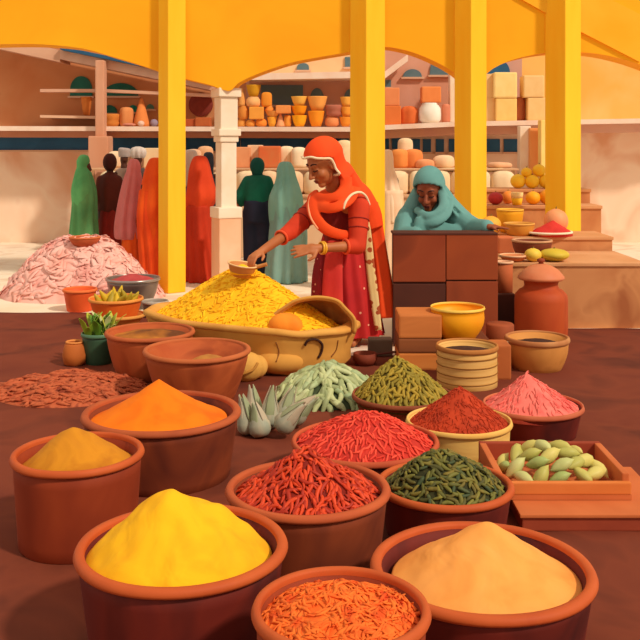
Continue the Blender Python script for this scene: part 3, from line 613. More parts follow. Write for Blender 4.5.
# --- the far left
mU = Mound(XX(84, 9.7), 9.7, .004, .87, ZZ(237, 9.7), (-.05, .1), 2.0, 1.0, sy=.6, rough=.035, seed=60, edge=.08)
heap(mU, 'great pink and coral heap of petals on the ground beside the first yellow pillar', 'petal_heap', 'petals', mat('#ee9a86', '#dc8478', 3, .85, c3='#f4bcae', sharp=.28),
     chips_in(mU, 620, (.17, .08, .011), 61, None, .002, .97, .15))
X_ = XX(83, 9.55); t = thing('clay_dish', 'small clay dish lying on the pink petal heap', 'dish', (X_, 9.62, ZZ(247, 9.62)))
obj('body', lathe([(.04, 0), (.1, .01), (.15, .07), (.155, .1), (.14, .1), (.1, .03), (.01, .02)], 30), mat('#c05c34', '#a84c28', 4), t); obj('rim', lathe([(.139, .1), (.145, .108), (.158, .105), (.158, .09), (.139, .1)], 30, cap=False), mat('#d87848', '#c8683a', 4), t)
M_STEEL = mat('#8a7a70', '#6a5a54', 5, .35, spec=.6, metal=.6)
Tm = tub('grey metal basin of crimson powder beside the pink petals', 133, 278, 54, .28, M_STEEL, mat('#b0a49a', '#94877e', 5, .3, metal=.6), .62, wall=.03, name='metal_basin', cat='basin', depth=.1, seed=62, belly=.05)
heap(Mound(Tm.X, Tm.d, Tm.zr-.03, Tm.ri*.97, Tm.zr+.035, (0, .02), 1.5, 1, seed=63), 'crimson powder in the grey metal basin', 'crimson_powder', 'spice', mat('#c04a4a', '#a83a3c', 6))
dU = tub('wide shallow tan dish under the orange basin', 120, 314, 50, .10, mat('#d08a40', '#c07834', 4), mat('#e09c4c', '#d08a3c', 4), .7, wall=.05, name='shallow_dish', cat='dish', depth=.06, seed=64)
Rb = tub('orange basin of yellow peppers standing in a tan dish', 116, 298, 54, .23, mat('#ec7226', '#dc5c1c', 3, .6), mat('#f0a04c', '#e48c3a', 4), .74, wall=.03, name='orange_basin', cat='basin', depth=.1, seed=65, z0=.045)
M_PEP = mat('#c8a420', '#a48c20', 6, .5, rnd=.5, c3='#d8b02a')
for k in range(10):
    a = 2*PI*k/10; q = random.Random(k); lean = q.uniform(.7, 1.1)
    o = obj('yellow_pepper', lathe([(.004, .0), (.028, .012), (.034, .05), (.026, .1), (.014, .14), (.004, .165)], 12, .1, k), M_PEP, loc=(Rb.X+.115*math.cos(a), Rb.d+.115*math.sin(a), .14+.015*(k % 2)))
    o.rotation_euler = (0, -lean*.55 if k % 3 else .5, a+PI*.0); tag(o, 'yellow-green pepper standing in the orange basin', 'pepper', 'yellow peppers in the orange basin')
for k, (dx, dy, rx, ry) in enumerate(((-.05, -.02, .3, -.5), (.06, .02, .2, .9), (0, .05, -.3, .2), (.02, -.06, .5, .7))):
    o = obj('yellow_pepper', lathe([(.004, .0), (.028, .012), (.034, .05), (.026, .1), (.014, .14), (.004, .165)], 12, .1, k), M_PEP, loc=(Rb.X+dx, Rb.d+dy, .17)); o.rotation_euler = (rx, ry, 0)
    tag(o, 'yellow-green pepper standing in the orange basin', 'pepper', 'yellow peppers in the orange basin')
Sb = tub('plain orange bowl beside the basin of yellow peppers', 80, 289, 34, .2, mat('#e8602a', '#d84e20', 3, .6), mat('#f07c40', '#e46a34', 4), .75, wall=.05, name='orange_bowl', cat='bowl', seed=66)
Wb = tub('small grey pan behind the turmeric basket at the first yellow pillar', 155, 301, 27, .15, mat('#94867a', '#7a6c62', 5, .4), mat('#c0b2a2', '#a89a8c', 5, .4), .8, wall=.05, name='grey_pan', cat='pan', depth=.05, seed=67)
Vb = tub('dark green pot of leafy greens', 99, 333, 35, .22, mat('#3c5a40', '#2a4434', 4, .5), mat('#5a8060', '#486c50', 4, .5), .72, wall=.04, name='green_pot', cat='pot', seed=68, belly=.04)
for b in range(5):
    q = random.Random(b+70); parts = []; ax = (b-2)*.035
    t = thing('leafy_greens', 'bunch of yellow-green leaves standing in the dark green pot', 'greens', (Vb.X+ax, Vb.d+.02*((b % 2)*2-1), .13), 0, 'leafy bunches in the green pot')
    for k in range(9):
        a = q.uniform(0, 2*PI); s = q.uniform(.03, .085); hh = q.uniform(.14, .24)
        pts = [(0, 0, 0, .006, .004), (s*.4*math.cos(a), s*.4*math.sin(a), hh*.5, .02, .003), (s*math.cos(a), s*math.sin(a), hh*.85, .024, .003), (s*1.5*math.cos(a), s*1.5*math.sin(a), hh, .004, .002)]
        parts.append(sweep(pts, (math.cos(a), math.sin(a), .3), 8, 4))
    obj('leaves', join(*parts), mat(*[('#9aa82c', '#6c8c24'), ('#b8b83c', '#8aa02c'), ('#6f9428', '#4c7a24'), ('#d8d49c', '#b0b470'), ('#c8be4c', '#98a030')][b], 6, .6), t)
    obj('stalks', chain([(0, 0, -.06), (0, 0, .06)], [.018, .022], 8), mat('#d8d2a0', '#b8bc80', 6), t)
t = thing('small_orange_jar', 'small orange jar beside the dark green pot', 'jar', (XX(74, 6.6), 6.62, 0))
obj('body', lathe([(.04, 0), (.075, .02), (.085, .08), (.07, .15), (.055, .17), (.05, .15), (.01, .12)], 28), mat('#c46a2c', '#b05a24', 4), t); obj('rim', lathe([(.05, .165), (.055, .176), (.064, .172), (.062, .16), (.05, .165)], 28, cap=False), mat('#dc8844'), t)
# ------------------------------------------------------------------ the vendor's counter and goods on the right
t = thing('market_counter', 'tall dark brown panelled wooden counter in front of the woman in blue-green', 'counter', (.955, 7.25, 0))
cy0, cx0, cx1, ct = 7.25, XX(393, 7.25), XX(498, 7.25), ZZ(233, 7.25)
M_CR = mat('#843418', '#5e2412', 1.8, .75, c3='#924020', sharp=.3); M_CR2 = mat('#5c2c1e', '#46221a', 2, .8); M_CR3 = mat('#a0481f', '#883a1c', 2, .75, sharp=.3)
obj('carcass', box(cx0+.01, cx1-.01, cy0+.02, cy0+.235, .0, ct-.017), M_CR2, t, world=True, smooth=False)
xm = XX(446, 7.25)
for x0, x1, y0, y1, m in ((cx0, xm-.003, 234, 282, M_CR), (xm+.003, cx1, 234, 280, M_CR3), (cx0, xm-.003, 284, 345, M_CR2), (xm+.003, cx1, 281.5, 345, M_CR)):
    obj('panel', box(x0, x1, cy0, cy0+.03, max(.002, ZZ(y1, 7.25)), ZZ(y0, 7.25), .006), m, t, world=True, smooth=False)
obj('counter_top', box(cx0, cx1, cy0-.004, cy0+.24, ct-.016, ct, .004), M_CR2, t, world=True, smooth=False)
# stacked boards at the foot of the counter
bx0, bx1 = XX(399, 6.45), XX(442, 6.45)
for nm, z0, z1, c, lab in (('wooden_board', .008, .125, ('#d8823c', '#c87030'), 'orange-brown wooden block at the bottom of the stack before the counter'),
                       ('wooden_board', .126, .225, ('#94522a', '#7e4424'), 'dark brown wooden block in the middle of the stack before the counter'),
                       ('wooden_board', .226, .385, ('#d07a3c', '#bc6830'), 'wide orange wooden block on top of the stack before the counter')):
    o = obj(nm, box(bx0-(.0 if z0 > .2 else .004), bx1, 6.45, 6.78, z0, z1, .012), mat(*c, 4, .7, stretch=(.6, 1, 3)), smooth=False); tag(o, lab, 'block')
o = obj('wooden_plinth', box(.83, 1.17, 6.42, 6.98, .008, .2, .01), mat('#7e4022', '#6a341e', 3, .75), smooth=False); tag(o, 'dark low wooden plinth under the yellow bowl', 'plinth')
yb = tub('bright yellow bowl standing behind the banded straw drum', 457.5, 307, 54, .415, mat('#fbab1a', '#f39414', 2.2, .5), mat('#f6cc5c', '#eebc48', 4, .5), .66, wall=.022, name='yellow_bowl', cat='bowl', z0=.2, seed=71, rimh=.014, wob=.004, belly=.15, depth=.15)
dr = tub('round straw drum with bands, holding dark spice', 467, 345, 62, .26, mat('#d9a254', '#c58c44', 5, .75, stretch=(.3, .3, 9), c3='#e2b066'), mat('#c07a3a', '#ac6a30', 4), .97, wall=.045, name='straw_drum', cat='drum', depth=.04, seed=72, rimh=.025, wob=.004)
for k in range(4): z_ = .045+.052*k; obj('band', tube([(dr.R*(.972+.013*z_/.26)*math.cos(2*PI*i/48), dr.R*(.972+.013*z_/.26)*math.sin(2*PI*i/48), z_) for i in range(49)], .0035, 6, 1), mat('#a06a2c', '#946026', 5, .8), dr.t)
heap(Mound(dr.X, dr.d, dr.zr-.04, dr.ri*.97, dr.zr-.02, seed=73), 'dark brown spice level in the banded straw drum', 'dark_spice', 'spice', mat('#4a281c', '#38201a', 10))
o = obj('round_block', lathe([(.085, 0), (.1, .01), (.1, .24), (.09, .25), (.02, .25)], 30), mat('#a8522c', '#8c4024', 4), loc=(XX(500, 6.85), 6.85, .006)); tag(o, 'round reddish brown block beside the yellow bowl', 'block')
o = obj('clay_block', box(1.13, 1.25, 6.2, 6.4, .006, .232, .012), mat('#c06a34', '#a8562a', 4), smooth=False); tag(o, 'upright orange clay block between the straw drum and the handled pot', 'block')
ac = tub('round tan cooking pot of dark spice with a thin side handle', 537, 337, 64, .22, mat('#c4803c', '#ac682e', 3, .6, c3='#d08a44'), mat('#a86034', '#c88a54', 4), .74, wall=.06, name='cooking_pot', cat='pot', depth=.05, seed=74, belly=.07, rimh=.03, wob=.006)
obj('handle', tube([(-.20, -.05, .2), (-.24, -.1, .195), (-.275, -.14, .205)], .008), mat('#c8a888', '#a88868', 5), ac.t)
heap(Mound(ac.X, ac.d, ac.zr-.045, ac.ri*.95, ac.zr-.02, seed=75), 'dark spice in the round tan cooking pot', 'black_spice', 'spice', mat('#46261a', '#341c16', 10))
t = thing('lidded_jar', 'tall terracotta jar with a domed lid behind the cooking pot', 'jar', (XX(541, 7.25), 7.25, 0)); k = 7.25/FPX
M_JAR = mat('#ae4018', '#923212', 2.6, .65, c3='#b64a1c')
obj('body', lathe([(.05, 0), (.18, 0), (.195, .05), (.2, .15), (.2, .36), (.195, .40), (.165, .435), (.135, .45), (.125, .47), (.13, .5), (.15, .52), (.1, .52), (.02, .5)], 44), M_JAR, t)
obj('lid', lathe([(.02, .515), (.165, .515), (.178, .525), (.174, .54), (.13, .59), (.08, .62), (.03, .635), (.005, .637)], 44), mat('#c8623a', '#dc8c60', 3, .55), t)
obj('knob', lathe([(.02, .63), (.018, .645), (.03, .652), (.03, .668), (.015, .676), (.003, .677)], 20), mat('#944026'), t)
o = obj('dark_block', box(XX(493, 7.6), XX(513, 7.6), 7.52, 7.72, .0, .36, .008), mat('#5a2c1e', '#48241a', 3), smooth=False); tag(o, 'tall dark wooden block behind the counter beside the lidded jar', 'block')
t = thing('clay_cylinder', 'upright terracotta cylinder with a pale rim, standing on the dark block', 'cylinder', (XX(503.5, 7.62), 7.62, .361))
obj('body', lathe([(.05, 0), (.072, .003), (.074, .23), (.06, .236), (.01, .236)], 30), mat('#c8683a', '#b4562c', 4), t); obj('rim', lathe([(.058, .233), (.062, .25), (.08, .247), (.08, .232), (.058, .233)], 30, cap=False), mat('#f0bc94', '#e4a47c', 4), t)
# stepped stall
t = thing('stepped_stall', 'stepped wooden stall carrying bowls and fruit on the right', 'stall', (1.9, 8.0, 0))
M_ST = mat('#c07848', '#a86038', 2.4, .8, c3='#d08c58'); M_ST2 = mat('#dca070', '#cc8c58', 2.6, .8)
for nm, x0, x1, y0, y1, z in (('lower_step', 1.5, 2.75, 7.97, 8.88, .55), ('middle_step', 1.62, 2.75, 8.89, 9.5, .68)):
    obj(nm, box(x0, x1, y0, y1, z-.03, z, .006), M_ST2, t, world=True, smooth=False); obj('riser', box(x0+.01, x1-.01, y0+.015, y0+.04, 0, z-.031), M_ST, t, world=True, smooth=False)
    obj('side_panel', box(x0+.01, x0+.04, y0+.05, y1-.01, 0, z-.031), M_ST, t, world=True, smooth=False)
t = thing('fruit_shelf', 'two-level wooden fruit shelf behind the pillars, piled with yellow melons', 'shelf', (2.3, 10.4, 0))
z1, z2 = ZZ(205.5, 10.45), ZZ(189, 10.85)
for nm, x0, x1, y0, y1, z in (('lower_shelf', XX(478, 10.45), 3.1, 10.42, 10.84, z1), ('upper_shelf', XX(478, 10.85), 3.1, 10.85, 11.3, z2)):
    obj(nm, box(x0, x1, y0, y1, z-.035, z, .006), M_ST2, t, world=True, smooth=False); obj('riser', box(x0+.01, x1-.01, y0+.02, y0+.05, 0, z-.036), M_ST, t, world=True, smooth=False)
def ball(name, px, py, r, d, zb, c, lab, cat, sq=.95, grp=None):
    R_ = r/FPX*d; t = thing(name, lab, cat, (XX(px, d), d, zb), 0, grp)
    obj('flesh', lathe([(R_*math.sin(a)*(1 if a < 2.6 else .9), R_*sq*(1-math.cos(a))) for a in [.05+PI*.97*i/14 for i in range(15)]], 24, .03, px), mat(*c, 4, .55), t)
    obj('stem', chain([(0, 0, R_*sq*1.95), (.004, 0, R_*sq*2.12)], [.008, .006], 8), mat('#8a7030'), t); return t
YM = ('#ffd83a', '#fac828')
for a in [('melon', 518, 180, 7.6, 11.0, YM, 'yellow melon at the end of the upper fruit shelf beside the dark windows'), ('melon', 532, 178, 7.2, 10.98, ('#ffd634', '#fcc622'), 'yellow melon second along the upper fruit shelf'),
          ('melon', 546, 179, 7.4, 11.0, YM, 'yellow melon third along the upper fruit shelf, beside the far pillar'), ('melon', 560, 179, 7, 11.0, YM, 'yellow melon on the upper fruit shelf behind the far pillar')]:
    ball(a[0], a[1], a[2], a[3], a[4], z2, a[5], a[6], 'melon')
for px, py, lab in ((539, 166, 'yellow melon resting on two others, topmost in the pile'), (526.5, 167.5, 'small yellow melon resting between the first two melons of the shelf')):
    ball('melon', px, py, 6.6 if px > 530 else 5.4, 11.02, z2+.135+(.0 if px > 530 else -.012), ('#ffd436', '#f8c024'), lab, 'melon')
ball('pomegranate', 495.5, 200, 7.5, 10.6, z1, ('#c63c3c', '#a82c30'), 'red pomegranate on the lower fruit shelf beside the third pillar', 'fruit', .85)
ball('squash', 533, 197, 7.4, 10.62, z1, ('#fab41e', '#f09c18'), 'golden squash on the lower fruit shelf right beside the yellow cup', 'squash', .9)
ball('squash', 547, 196, 7.6, 10.62, z1, ('#eda01c', '#e08c18'), 'darker amber squash on the lower fruit shelf behind the peach gourd', 'squash', 1.0)
ball('orange_gourd', 508, 198, 6, 10.74, z1, ('#f0963c', '#e48434'), 'orange gourd between the pomegranate and the yellow cup', 'gourd', 1.1)
t = thing('yellow_cup', 'yellow cup with a pale rim on the lower fruit shelf', 'cup', (XX(517, 10.52), 10.52, z1))
obj('body', lathe([(.03, 0), (.05, .004), (.062, .08), (.04, .08), (.01, .06)], 24), mat('#fbc628', '#f2b21c', 4), t); obj('rim', lathe([(.045, .075), (.062, .078), (.07, .14), (.06, .142), (.045, .075)], 24, cap=False), mat('#f6d694', '#ecc880', 4), t)
ball('peach_gourd', 556, 217, 12, 9.2, .68, ('#f0a06c', '#e48c58'), 'large peach coloured gourd in front of the far pillar', 'gourd', 1.05)
def basin(label, px, d, z0, w, h, m, mr, name, cat, taper=.7, belly=.05, fill=None):
    R_ = w/2/FPX*d; t = thing(name, label, cat, (XX(px, d), d, z0)); b = R_*taper
    obj('body', lathe([(b*.2, 0), (b, .003)]+[(b+(R_-b)*s+belly*R_*math.sin(PI*s), h*s) for s in (.2, .4, .6, .8, 1)]+[(R_*.92, h), (R_*.8, h*.6), (R_*.1, h*.5)], 36), m, t)
    obj('rim', lathe([(R_*.9, h-.004), (R_*.93, h+.008), (R_, h+.006), (R_*1.02, h-.01), (R_*.9, h-.004)], 36, cap=False), mr, t); return t
basin('big brown bowl with an empty dark inside, on the lower step', 532, 8.36, .55, 40, ZZ(241, 8.3)-.55, mat('#8a4228', '#74341f', 4), mat('#d8a078', '#c08a60', 5), 'brown_bowl', 'bowl', .72)
basin('flat peach plate on the lower step beside the counter', 513, 8.1, .55, 28, .05, mat('#d8814c', '#c86e3c', 4), mat('#f0b88c', '#e6a878', 4), 'clay_plate', 'plate', .6)
basin('golden basin on the middle step, under the fruit shelf', 510, 9.35, .68, 27, ZZ(210, 9.3)-.68, mat('#eea81e', '#e09618', 3), mat('#f2ba48', '#e8ac38', 4), 'golden_basin', 'basin')
basin('tan bowl on the edge of the middle step', 519, 9.05, .68, 31, ZZ(224, 9.0)-.68, mat('#dc9638', '#cc822c', 3), mat('#e8aa54', '#d89844', 4), 'tan_bowl', 'bowl', .75)
tp = basin('pale plate under the cone of red powder', 548, 9.05, .68, 48, .035, mat('#f4e2c4', '#e8d0a8', 4), mat('#f8ead0', '#eed8b4', 4), 'pale_plate', 'plate', .6)
heap(Mound(XX(551, 9.05), 9.05, .71, .2, ZZ(220, 9.05), (.02, 0), 1, 1.05, seed=80), 'cone of red powder on the pale plate', 'red_powder', 'spice', mat('#d8382c', '#c82c28', 6))
o = obj('clay_box', box(XX(497, 8.72), XX(513, 8.72), 8.64, 8.84, .551, ZZ(237.5, 8.64), .015), mat('#d87848', '#c8663a', 4), smooth=False); tag(o, 'terracotta box with a rounded top at the back of the lower step', 'box')
ball('lemon_squash', 533, 256, 8.4, 8.06, .551, ('#f0c84a', '#e6b83c'), 'pale yellow squash on the lower step in front of the brown bowl', 'squash', .8)
ball('green_melon', 554, 262, 15, 8.1, .551, ('#d8b838', '#c4a830'), 'flat yellow-green melon at the end of the lower step', 'melon', .42)
ball('golden_melon', 491, 216, 10.5, 9.1, .68, ('#f8b440', '#f0a034'), 'golden melon on the middle step behind the blue-green sleeve', 'melon', .9)
# small things near the woman's feet
t = thing('small_pan', 'small dark red pan with a long handle on the cloth by the skirt hem', 'pan', (XX(365, 6.62), 6.62, .012))
obj('body', lathe([(.03, 0), (.07, .004), (.085, .04), (.08, .08), (.07, .08), (.06, .03), (.01, .02)], 28), mat('#863a22', '#6e2e1e', 4), t); obj('handle', sweep([(.07, 0, .07, .012, .007), (.16, .02, .075, .012, .007), (.25, .04, .085, .014, .008)], (0, 0, 1)), mat('#5c2a1e'), t)
o = obj('wooden_block', box(XX(368, 6.92), XX(392, 6.92), 6.86, 6.98, .012, .135, .012), mat('#7c6450', '#6a5444', 4), smooth=False); tag(o, 'grey-brown wooden block on the ground between skirt and counter', 'block')
# ------------------------------------------------------------------ people
M_SKIN = mat('#bc7040', '#a85c30', 3, .55, spec=.35); M_SKIN2 = mat('#a0522e', '#884024', 3, .55, spec=.35); M_SKIN3 = mat('#5c3020', '#482618', 3, .6)
M_INK = mat('#3a1a14')
def hand_parts(wr, dirv, up, s, curl=.35, spread=.16, thumb=1):
    """palm, four unequal bent fingers and a thumb that leaves the side of the palm; dirv: where the fingers point, up: back of the hand"""
    d = Vector(dirv).normalized(); u = Vector(up); u = (u-d*u.dot(d)).normalized(); sd_ = d.cross(u)*thumb; w = Vector(wr); o = []
    pc = w+d*.05*s
    Mx = Matrix((d, sd_, u)).transposed().to_4x4()
    o.append(ellip(pc, (.055*s, .040*s, .018*s), Mx)); o.append(capsule(w, pc, .024*s, .026*s))
    for k, (off, L) in enumerate(((.030, .075), (.010, .085), (-.010, .08), (-.029, .062))):
        b = w+d*.085*s+sd_*off*s; dd = (d+sd_*(off*spread*30)).normalized(); cu = curl*(1+.12*k); p = [b]; r = [.0105*s]
        for q in range(3):
            dd = (dd*math.cos(cu)-u*math.sin(cu)).normalized(); dd.normalize(); p.append(p[-1]+dd*L*s*(.42, .33, .25)[q]); r.append((.0098, .009, .0075)[q]*s)
        o.append(chain(p, r, 8))
    b = w+d*.03*s+sd_*.028*s; p = [b, b+(d*.5+sd_*.8-u*.25).normalized()*.036*s, b+(d*.5+sd_*.8-u*.25).normalized()*.036*s+(d*.9+sd_*.25-u*.3).normalized()*.034*s]
    o.append(chain(p, [.014*s, .0115*s, .009*s], 8)); return o
def head_frame(c, F, s, roll=0):
    F = Vector(F).normalized(); U = Vector((0, 0, 1)); U = (U-F*U.dot(F)).normalized(); S = F.cross(U)
    M = Matrix((S, F, U)).transposed().to_4x4(); return Matrix.Translation(c) @ M @ Matrix.Scale(s, 4)
def head_parts(M):
    o = [ellip((0, -.012, .03), (.088, .112, .112)), ellip((0, .03, -.045), (.066, .075, .095)), ellip((0, .072, -.120), (.030, .028, .024)),
         capsule((0, .100, .012), (0, .132, -.044), .010, .015), ellip((.014, .118, -.05), (.011, .012, .009)), ellip((-.014, .118, -.05), (.011, .012, .009)),
         ellip((.040, .068, -.045), (.030, .030, .030)), ellip((-.040, .068, -.045), (.030, .030, .030)), capsule((-.045, .088, .024), (.045, .088, .024), .014, .014),
         ellip((.035, .088, -.004), (.019, .013, .012)), ellip((-.035, .088, -.004), (.019, .013, .012)),
         ellip((0, .100, -.080), (.026, .013, .008)), ellip((0, .097, -.093), (.021, .013, .009)),
         ellip((.088, -.005, -.02), (.010, .022, .034)), ellip((-.088, -.005, -.02), (.010, .022, .034))]
    return [xf(q, M) for q in o]
def face_marks(M, t, lipc='#7a2c22'):
    for sg in (-1, 1):
        q = obj('eyebrow', xf(tube([(sg*.016, .104, .030), (sg*.036, .1, .038), (sg*.058, .084, .030)], .0042), M), M_INK, t, world=True)
        q = obj('eyelashes', xf(tube([(sg*.017, .102, -.008), (sg*.035, .104, -.013), (sg*.054, .090, -.008)], .0036), M), M_INK, t, world=True)
    obj('lips', xf(join(ellip((0, .108, -.081), (.024, .007, .006)), ellip((0, .105, -.092), (.020, .007, .007))), M), mat(lipc), t, world=True)
def hood_surface(M, keep, a=.118, b=.145, c=.145, cen=(0, -.02, .03), low=-.2, th=.02, flare=.25):
    bm = bmesh.new(); NJ, NI = 64, 40; G = []
    for i in range(NI+1):
        row = []
        for j in range(NJ):
            ph = 2*PI*j/NJ; t = i/NI
            if t < .5: al = t/.5*PI/2; r, z = math.sin(al), c*math.cos(al)
            else: s = (t-.5)/.5; z = low*s; r = 1+flare*s*s-.12*math.sin(PI*s)
            if i == 0: r = .02
            row.append(Vector((cen[0]+a*r*math.cos(ph), cen[1]+b*r*math.sin(ph), cen[2]+z)))
        G.append(row)
    ok = [[keep(p) for p in r] for r in G]; vs = [[bm.verts.new(p) if k else None for p, k in zip(r, kk)] for r, kk in zip(G, ok)]
    for i in range(NI):
        for j in range(NJ):
            q = [vs[i][j], vs[i][(j+1) % NJ], vs[i+1][(j+1) % NJ], vs[i+1][j]]
            if all(q): bm.faces.new(q)
    bm.faces.new([v for v in vs[0]][::-1])
    for v in [v for v in bm.verts if not v.link_faces]: bm.verts.remove(v)
    bmesh.ops.smooth_vert(bm, verts=[v for v in bm.verts if v.is_boundary], factor=.5, use_axis_x=True, use_axis_y=True, use_axis_z=True)
    # ordered open boundary around the face
    edge = {}
    for e in bm.edges:
        if e.is_boundary:
            for v in e.verts: edge.setdefault(v, []).append(e.other_vert(v))
    start = max(edge, key=lambda v: v.co.z+v.co.y); loop = [start.co.copy()]; left = []; seen = {start}
    for first in edge[start]:
        side = []; v, pr = first, start
        while v is not None and v not in seen:
            seen.add(v); side.append(v.co.copy()); nx = [w_ for w_ in edge[v] if w_ not in seen]; v = nx[0] if nx else None
        left.append(side)
    bmesh.ops.recalc_face_normals(bm, faces=bm.faces)
    bmesh.ops.solidify(bm, geom=bm.faces[:], thickness=th)
    bm.verts.index_update(); vf = ([M @ v.co for v in bm.verts], [tuple(v.index for v in f.verts) for f in bm.faces]); bm.free()
    return vf, [[M @ p for p in s] for s in ([left[0], left[1]] if len(left) > 1 else [left[0], []])], M @ loop[0]
def drape(sil, d, ratio=.7, folds=9, amp=.05, seed=0, n=84, k=6, dy=0):
    ratio = max(ratio, .98) if ratio >= .54 and n == 84 else ratio; amp *= 1.7 if n == 84 else 1
    """a hanging garment from its width at each height; the folds deepen towards the hem"""
    q = catmull([tuple(s) for s in sil], k); R = []; N_ = len(q)
    for i, s in enumerate(q):
        y, xl, xr = s[0], s[1], s[2]; rx = max((XX(xr, d)-XX(xl, d))/2, .004); cx = XX((xl+xr)/2, d); z = ZZ(y, d); f = i/(N_-1); ring = []
        for j in range(n):
            a = 2*PI*j/n; w_ = 1+amp*(.25+f)*math.sin(folds*a+seed+1.5*noise.noise(Vector((math.cos(a), math.sin(a), seed+z))))+amp*.5*noise.noise(Vector((a*3, z*2, seed)))
            ring.append(Vector((cx+rx*w_*math.cos(a), d+dy+(s[3] if len(s) > 3 else 0)+rx*ratio*w_*math.sin(a), max(z+.0, .006))))
        R.append(ring)
    return rings(R, True)
def body(H, rz, skin, t, slim=1.0, voxel=.013, arms=None, z0=0):
    h = H; o = []; M = head_frame(Vector((0, .0, .925*h)), (0, 1, -.1), .40*h)
    o += head_parts(M); o += [capsule((0, 0, .88*h), (0, 0, .79*h), .03*h, .035*h), chain([(0, 0, .775*h), (0, 0, .62*h), (0, 0, .52*h)], [.07*h*slim, .062*h*slim, .07*h*slim]), capsule((-.085*h*slim, 0, .79*h), (.085*h*slim, 0, .79*h), .036*h, .036*h)]
    for sg in (-1, 1):
        ar = arms[0 if sg < 0 else 1] if arms else ((sg*.105*h*slim, 0, .62*h), (sg*.07*h*slim, .03*h, .50*h))
        o.append(chain([(sg*.095*h*slim, 0, .79*h), ar[0], ar[1]], [.03*h, .025*h, .018*h]))
        o += hand_parts(ar[1], Vector(ar[1])-Vector(ar[0]), (sg, 0, .2), .8*h/1.5, .3)
        o.append(chain([(sg*.048*h, 0, .5*h), (sg*.05*h, .01*h, .27*h), (sg*.05*h, 0, .05*h)], [.062*h, .042*h, .026*h])); o.append(chain([(sg*.05*h, -.01*h, .03*h), (sg*.06*h, .10*h, .022*h)], [.028*h, .02*h]))
    Mz = Matrix.Rotation(rz, 4, 'Z'); o = [xf(q, Mz) for q in o]
    return obj('body', remesh(join(*o), voxel, 4), skin, t)
def figure(px, ytop, d, label, rz=0, skin=M_SKIN3, slim=.8, arms=None, voxel=.014):
    t = thing('person', label, 'person', (XX(px, d), d, 0)); body(ZZ(ytop, d)*.985, rz, skin, t, slim, voxel, arms); return t
def cloth(t, name, vf, c, sc=3, rough=.85): return obj(name, vf, mat(*c, sc, rough) if isinstance(c, tuple) else c, t, world=True)
# --- the crowd, from the edge inwards
d = 11.3; t = figure(86, 157, d, 'person in a long green veil and robe, face turned sideways in shadow', -1.3, slim=.4, arms=(((-.05, 0, .88), (-.045, 0, .74)), ((.05, 0, .88), (.045, 0, .74))))
cloth(t, 'robe', drape([(172, 79, 91), (190, 74, 96), (215, 72, 97), (240, 70, 98), (272, 69, 99)], d, 1.2, 8, .06, 1), ('#6aa868', '#4c8a54'))
cloth(t, 'veil', drape([(154.5, 82.5, 84), (156, 79.5, 88), (161, 77, 89.5), (167, 77, 88.5), (174, 75, 91), (190, 72, 95), (206, 73, 93)], d, 1.35, 5, .02, 2), ('#6cba74', '#4f9a5e'))
d = 11.6; t = figure(110, 154, d, 'man seen from behind in a dark brown shirt and red lower wrap', 0, M_SKIN3)
cloth(t, 'lower_wrap', drape([(204, 101, 119), (215, 99, 120), (240, 98, 121), (262, 97, 122), (271, 97, 122)], d, .6, 7, .05, 3), ('#a82c20', '#7c2018'))
cloth(t, 'shirt', remesh(join(drape([(171, 107.5, 112.5), (173, 105, 115), (177, 101, 119), (186, 99, 121), (200, 99, 121), (212, 98.5, 120)], d, .55, 5, .03, 4), chain([P(101, 180, d), P(99, 198, d-.02), P(101, 213, d+.1)], [.06, .055, .045]), chain([P(118, 180, d), P(121, 198, d-.02), P(119, 213, d+.1)], [.06, .055, .045])), .02), ('#6a2c1c', '#502018'))
cloth(t, 'head_wrap', xf(ellip((0, 0, 0), (.085, .1, .115)), Matrix.Translation(P(110, 162.3, d)+Vector((0, -.005, 0)))), ('#4e2018', '#3c1a14'))
d = 12.6; t = figure(124, 150, d, 'man with a grey-brown cap, half hidden behind the pink veil', .5, M_SKIN3)
cloth(t, 'robe', drape([(168, 119, 128), (174, 115, 132), (200, 113, 134), (262, 113, 135)], d, .6, 7, .04, 5), ('#b89a88', '#a08474')); cloth(t, 'cap', drape([(147.5, 120, 123), (149, 118.5, 130), (154, 118.5, 130.5), (157, 119, 130)], d, .95, 4, .02, 6), ('#b4a6a0', '#9a8a84'))
d = 12.3; t = figure(138, 149, d, 'man in a wide white turban, seen above the pink veil', .2, M_SKIN3)
cloth(t, 'robe', drape([(168, 133, 144), (174, 130, 147), (200, 128, 148), (265, 128, 149)], d, .6, 7, .04, 7), ('#5c4a46', '#463834')); cloth(t, 'turban', drape([(146.5, 136, 140), (148, 132, 144), (151, 130.5, 146), (155, 131, 145.5), (158, 133, 144)], d, .95, 9, .05, 8), ('#d8ccc2', '#bfb0a6'))
d = 11.2; t = figure(133, 161, d, 'woman seen from behind in a long pale pink veil over an orange skirt', 0, slim=.62)
cloth(t, 'skirt', drape([(228, 123, 139), (250, 122, 140), (275, 121, 142)], d, .65, 9, .05, 9), ('#f0641e', '#dc4c14'))
cloth(t, 'veil', drape([(158.8, 132, 135), (160, 129.5, 138), (165, 127.5, 140.5), (172, 126, 141), (180, 123, 142), (200, 118.5, 142), (222, 115, 140), (236, 115, 139), (239, 118, 138)], d, .72, 8, .045, 10), ('#d87c7c', '#c8706c'), 5)
d = 10.9; t = figure(151, 160, d, 'woman in a bright orange veil and robe, half behind the first yellow pillar', 0, slim=.62)
cloth(t, 'robe', drape([(190, 139, 164), (215, 137, 166), (240, 139, 168), (262, 141, 170), (278, 141, 171)], d, .6, 9, .06, 11), ('#f0581a', '#d83c14'))
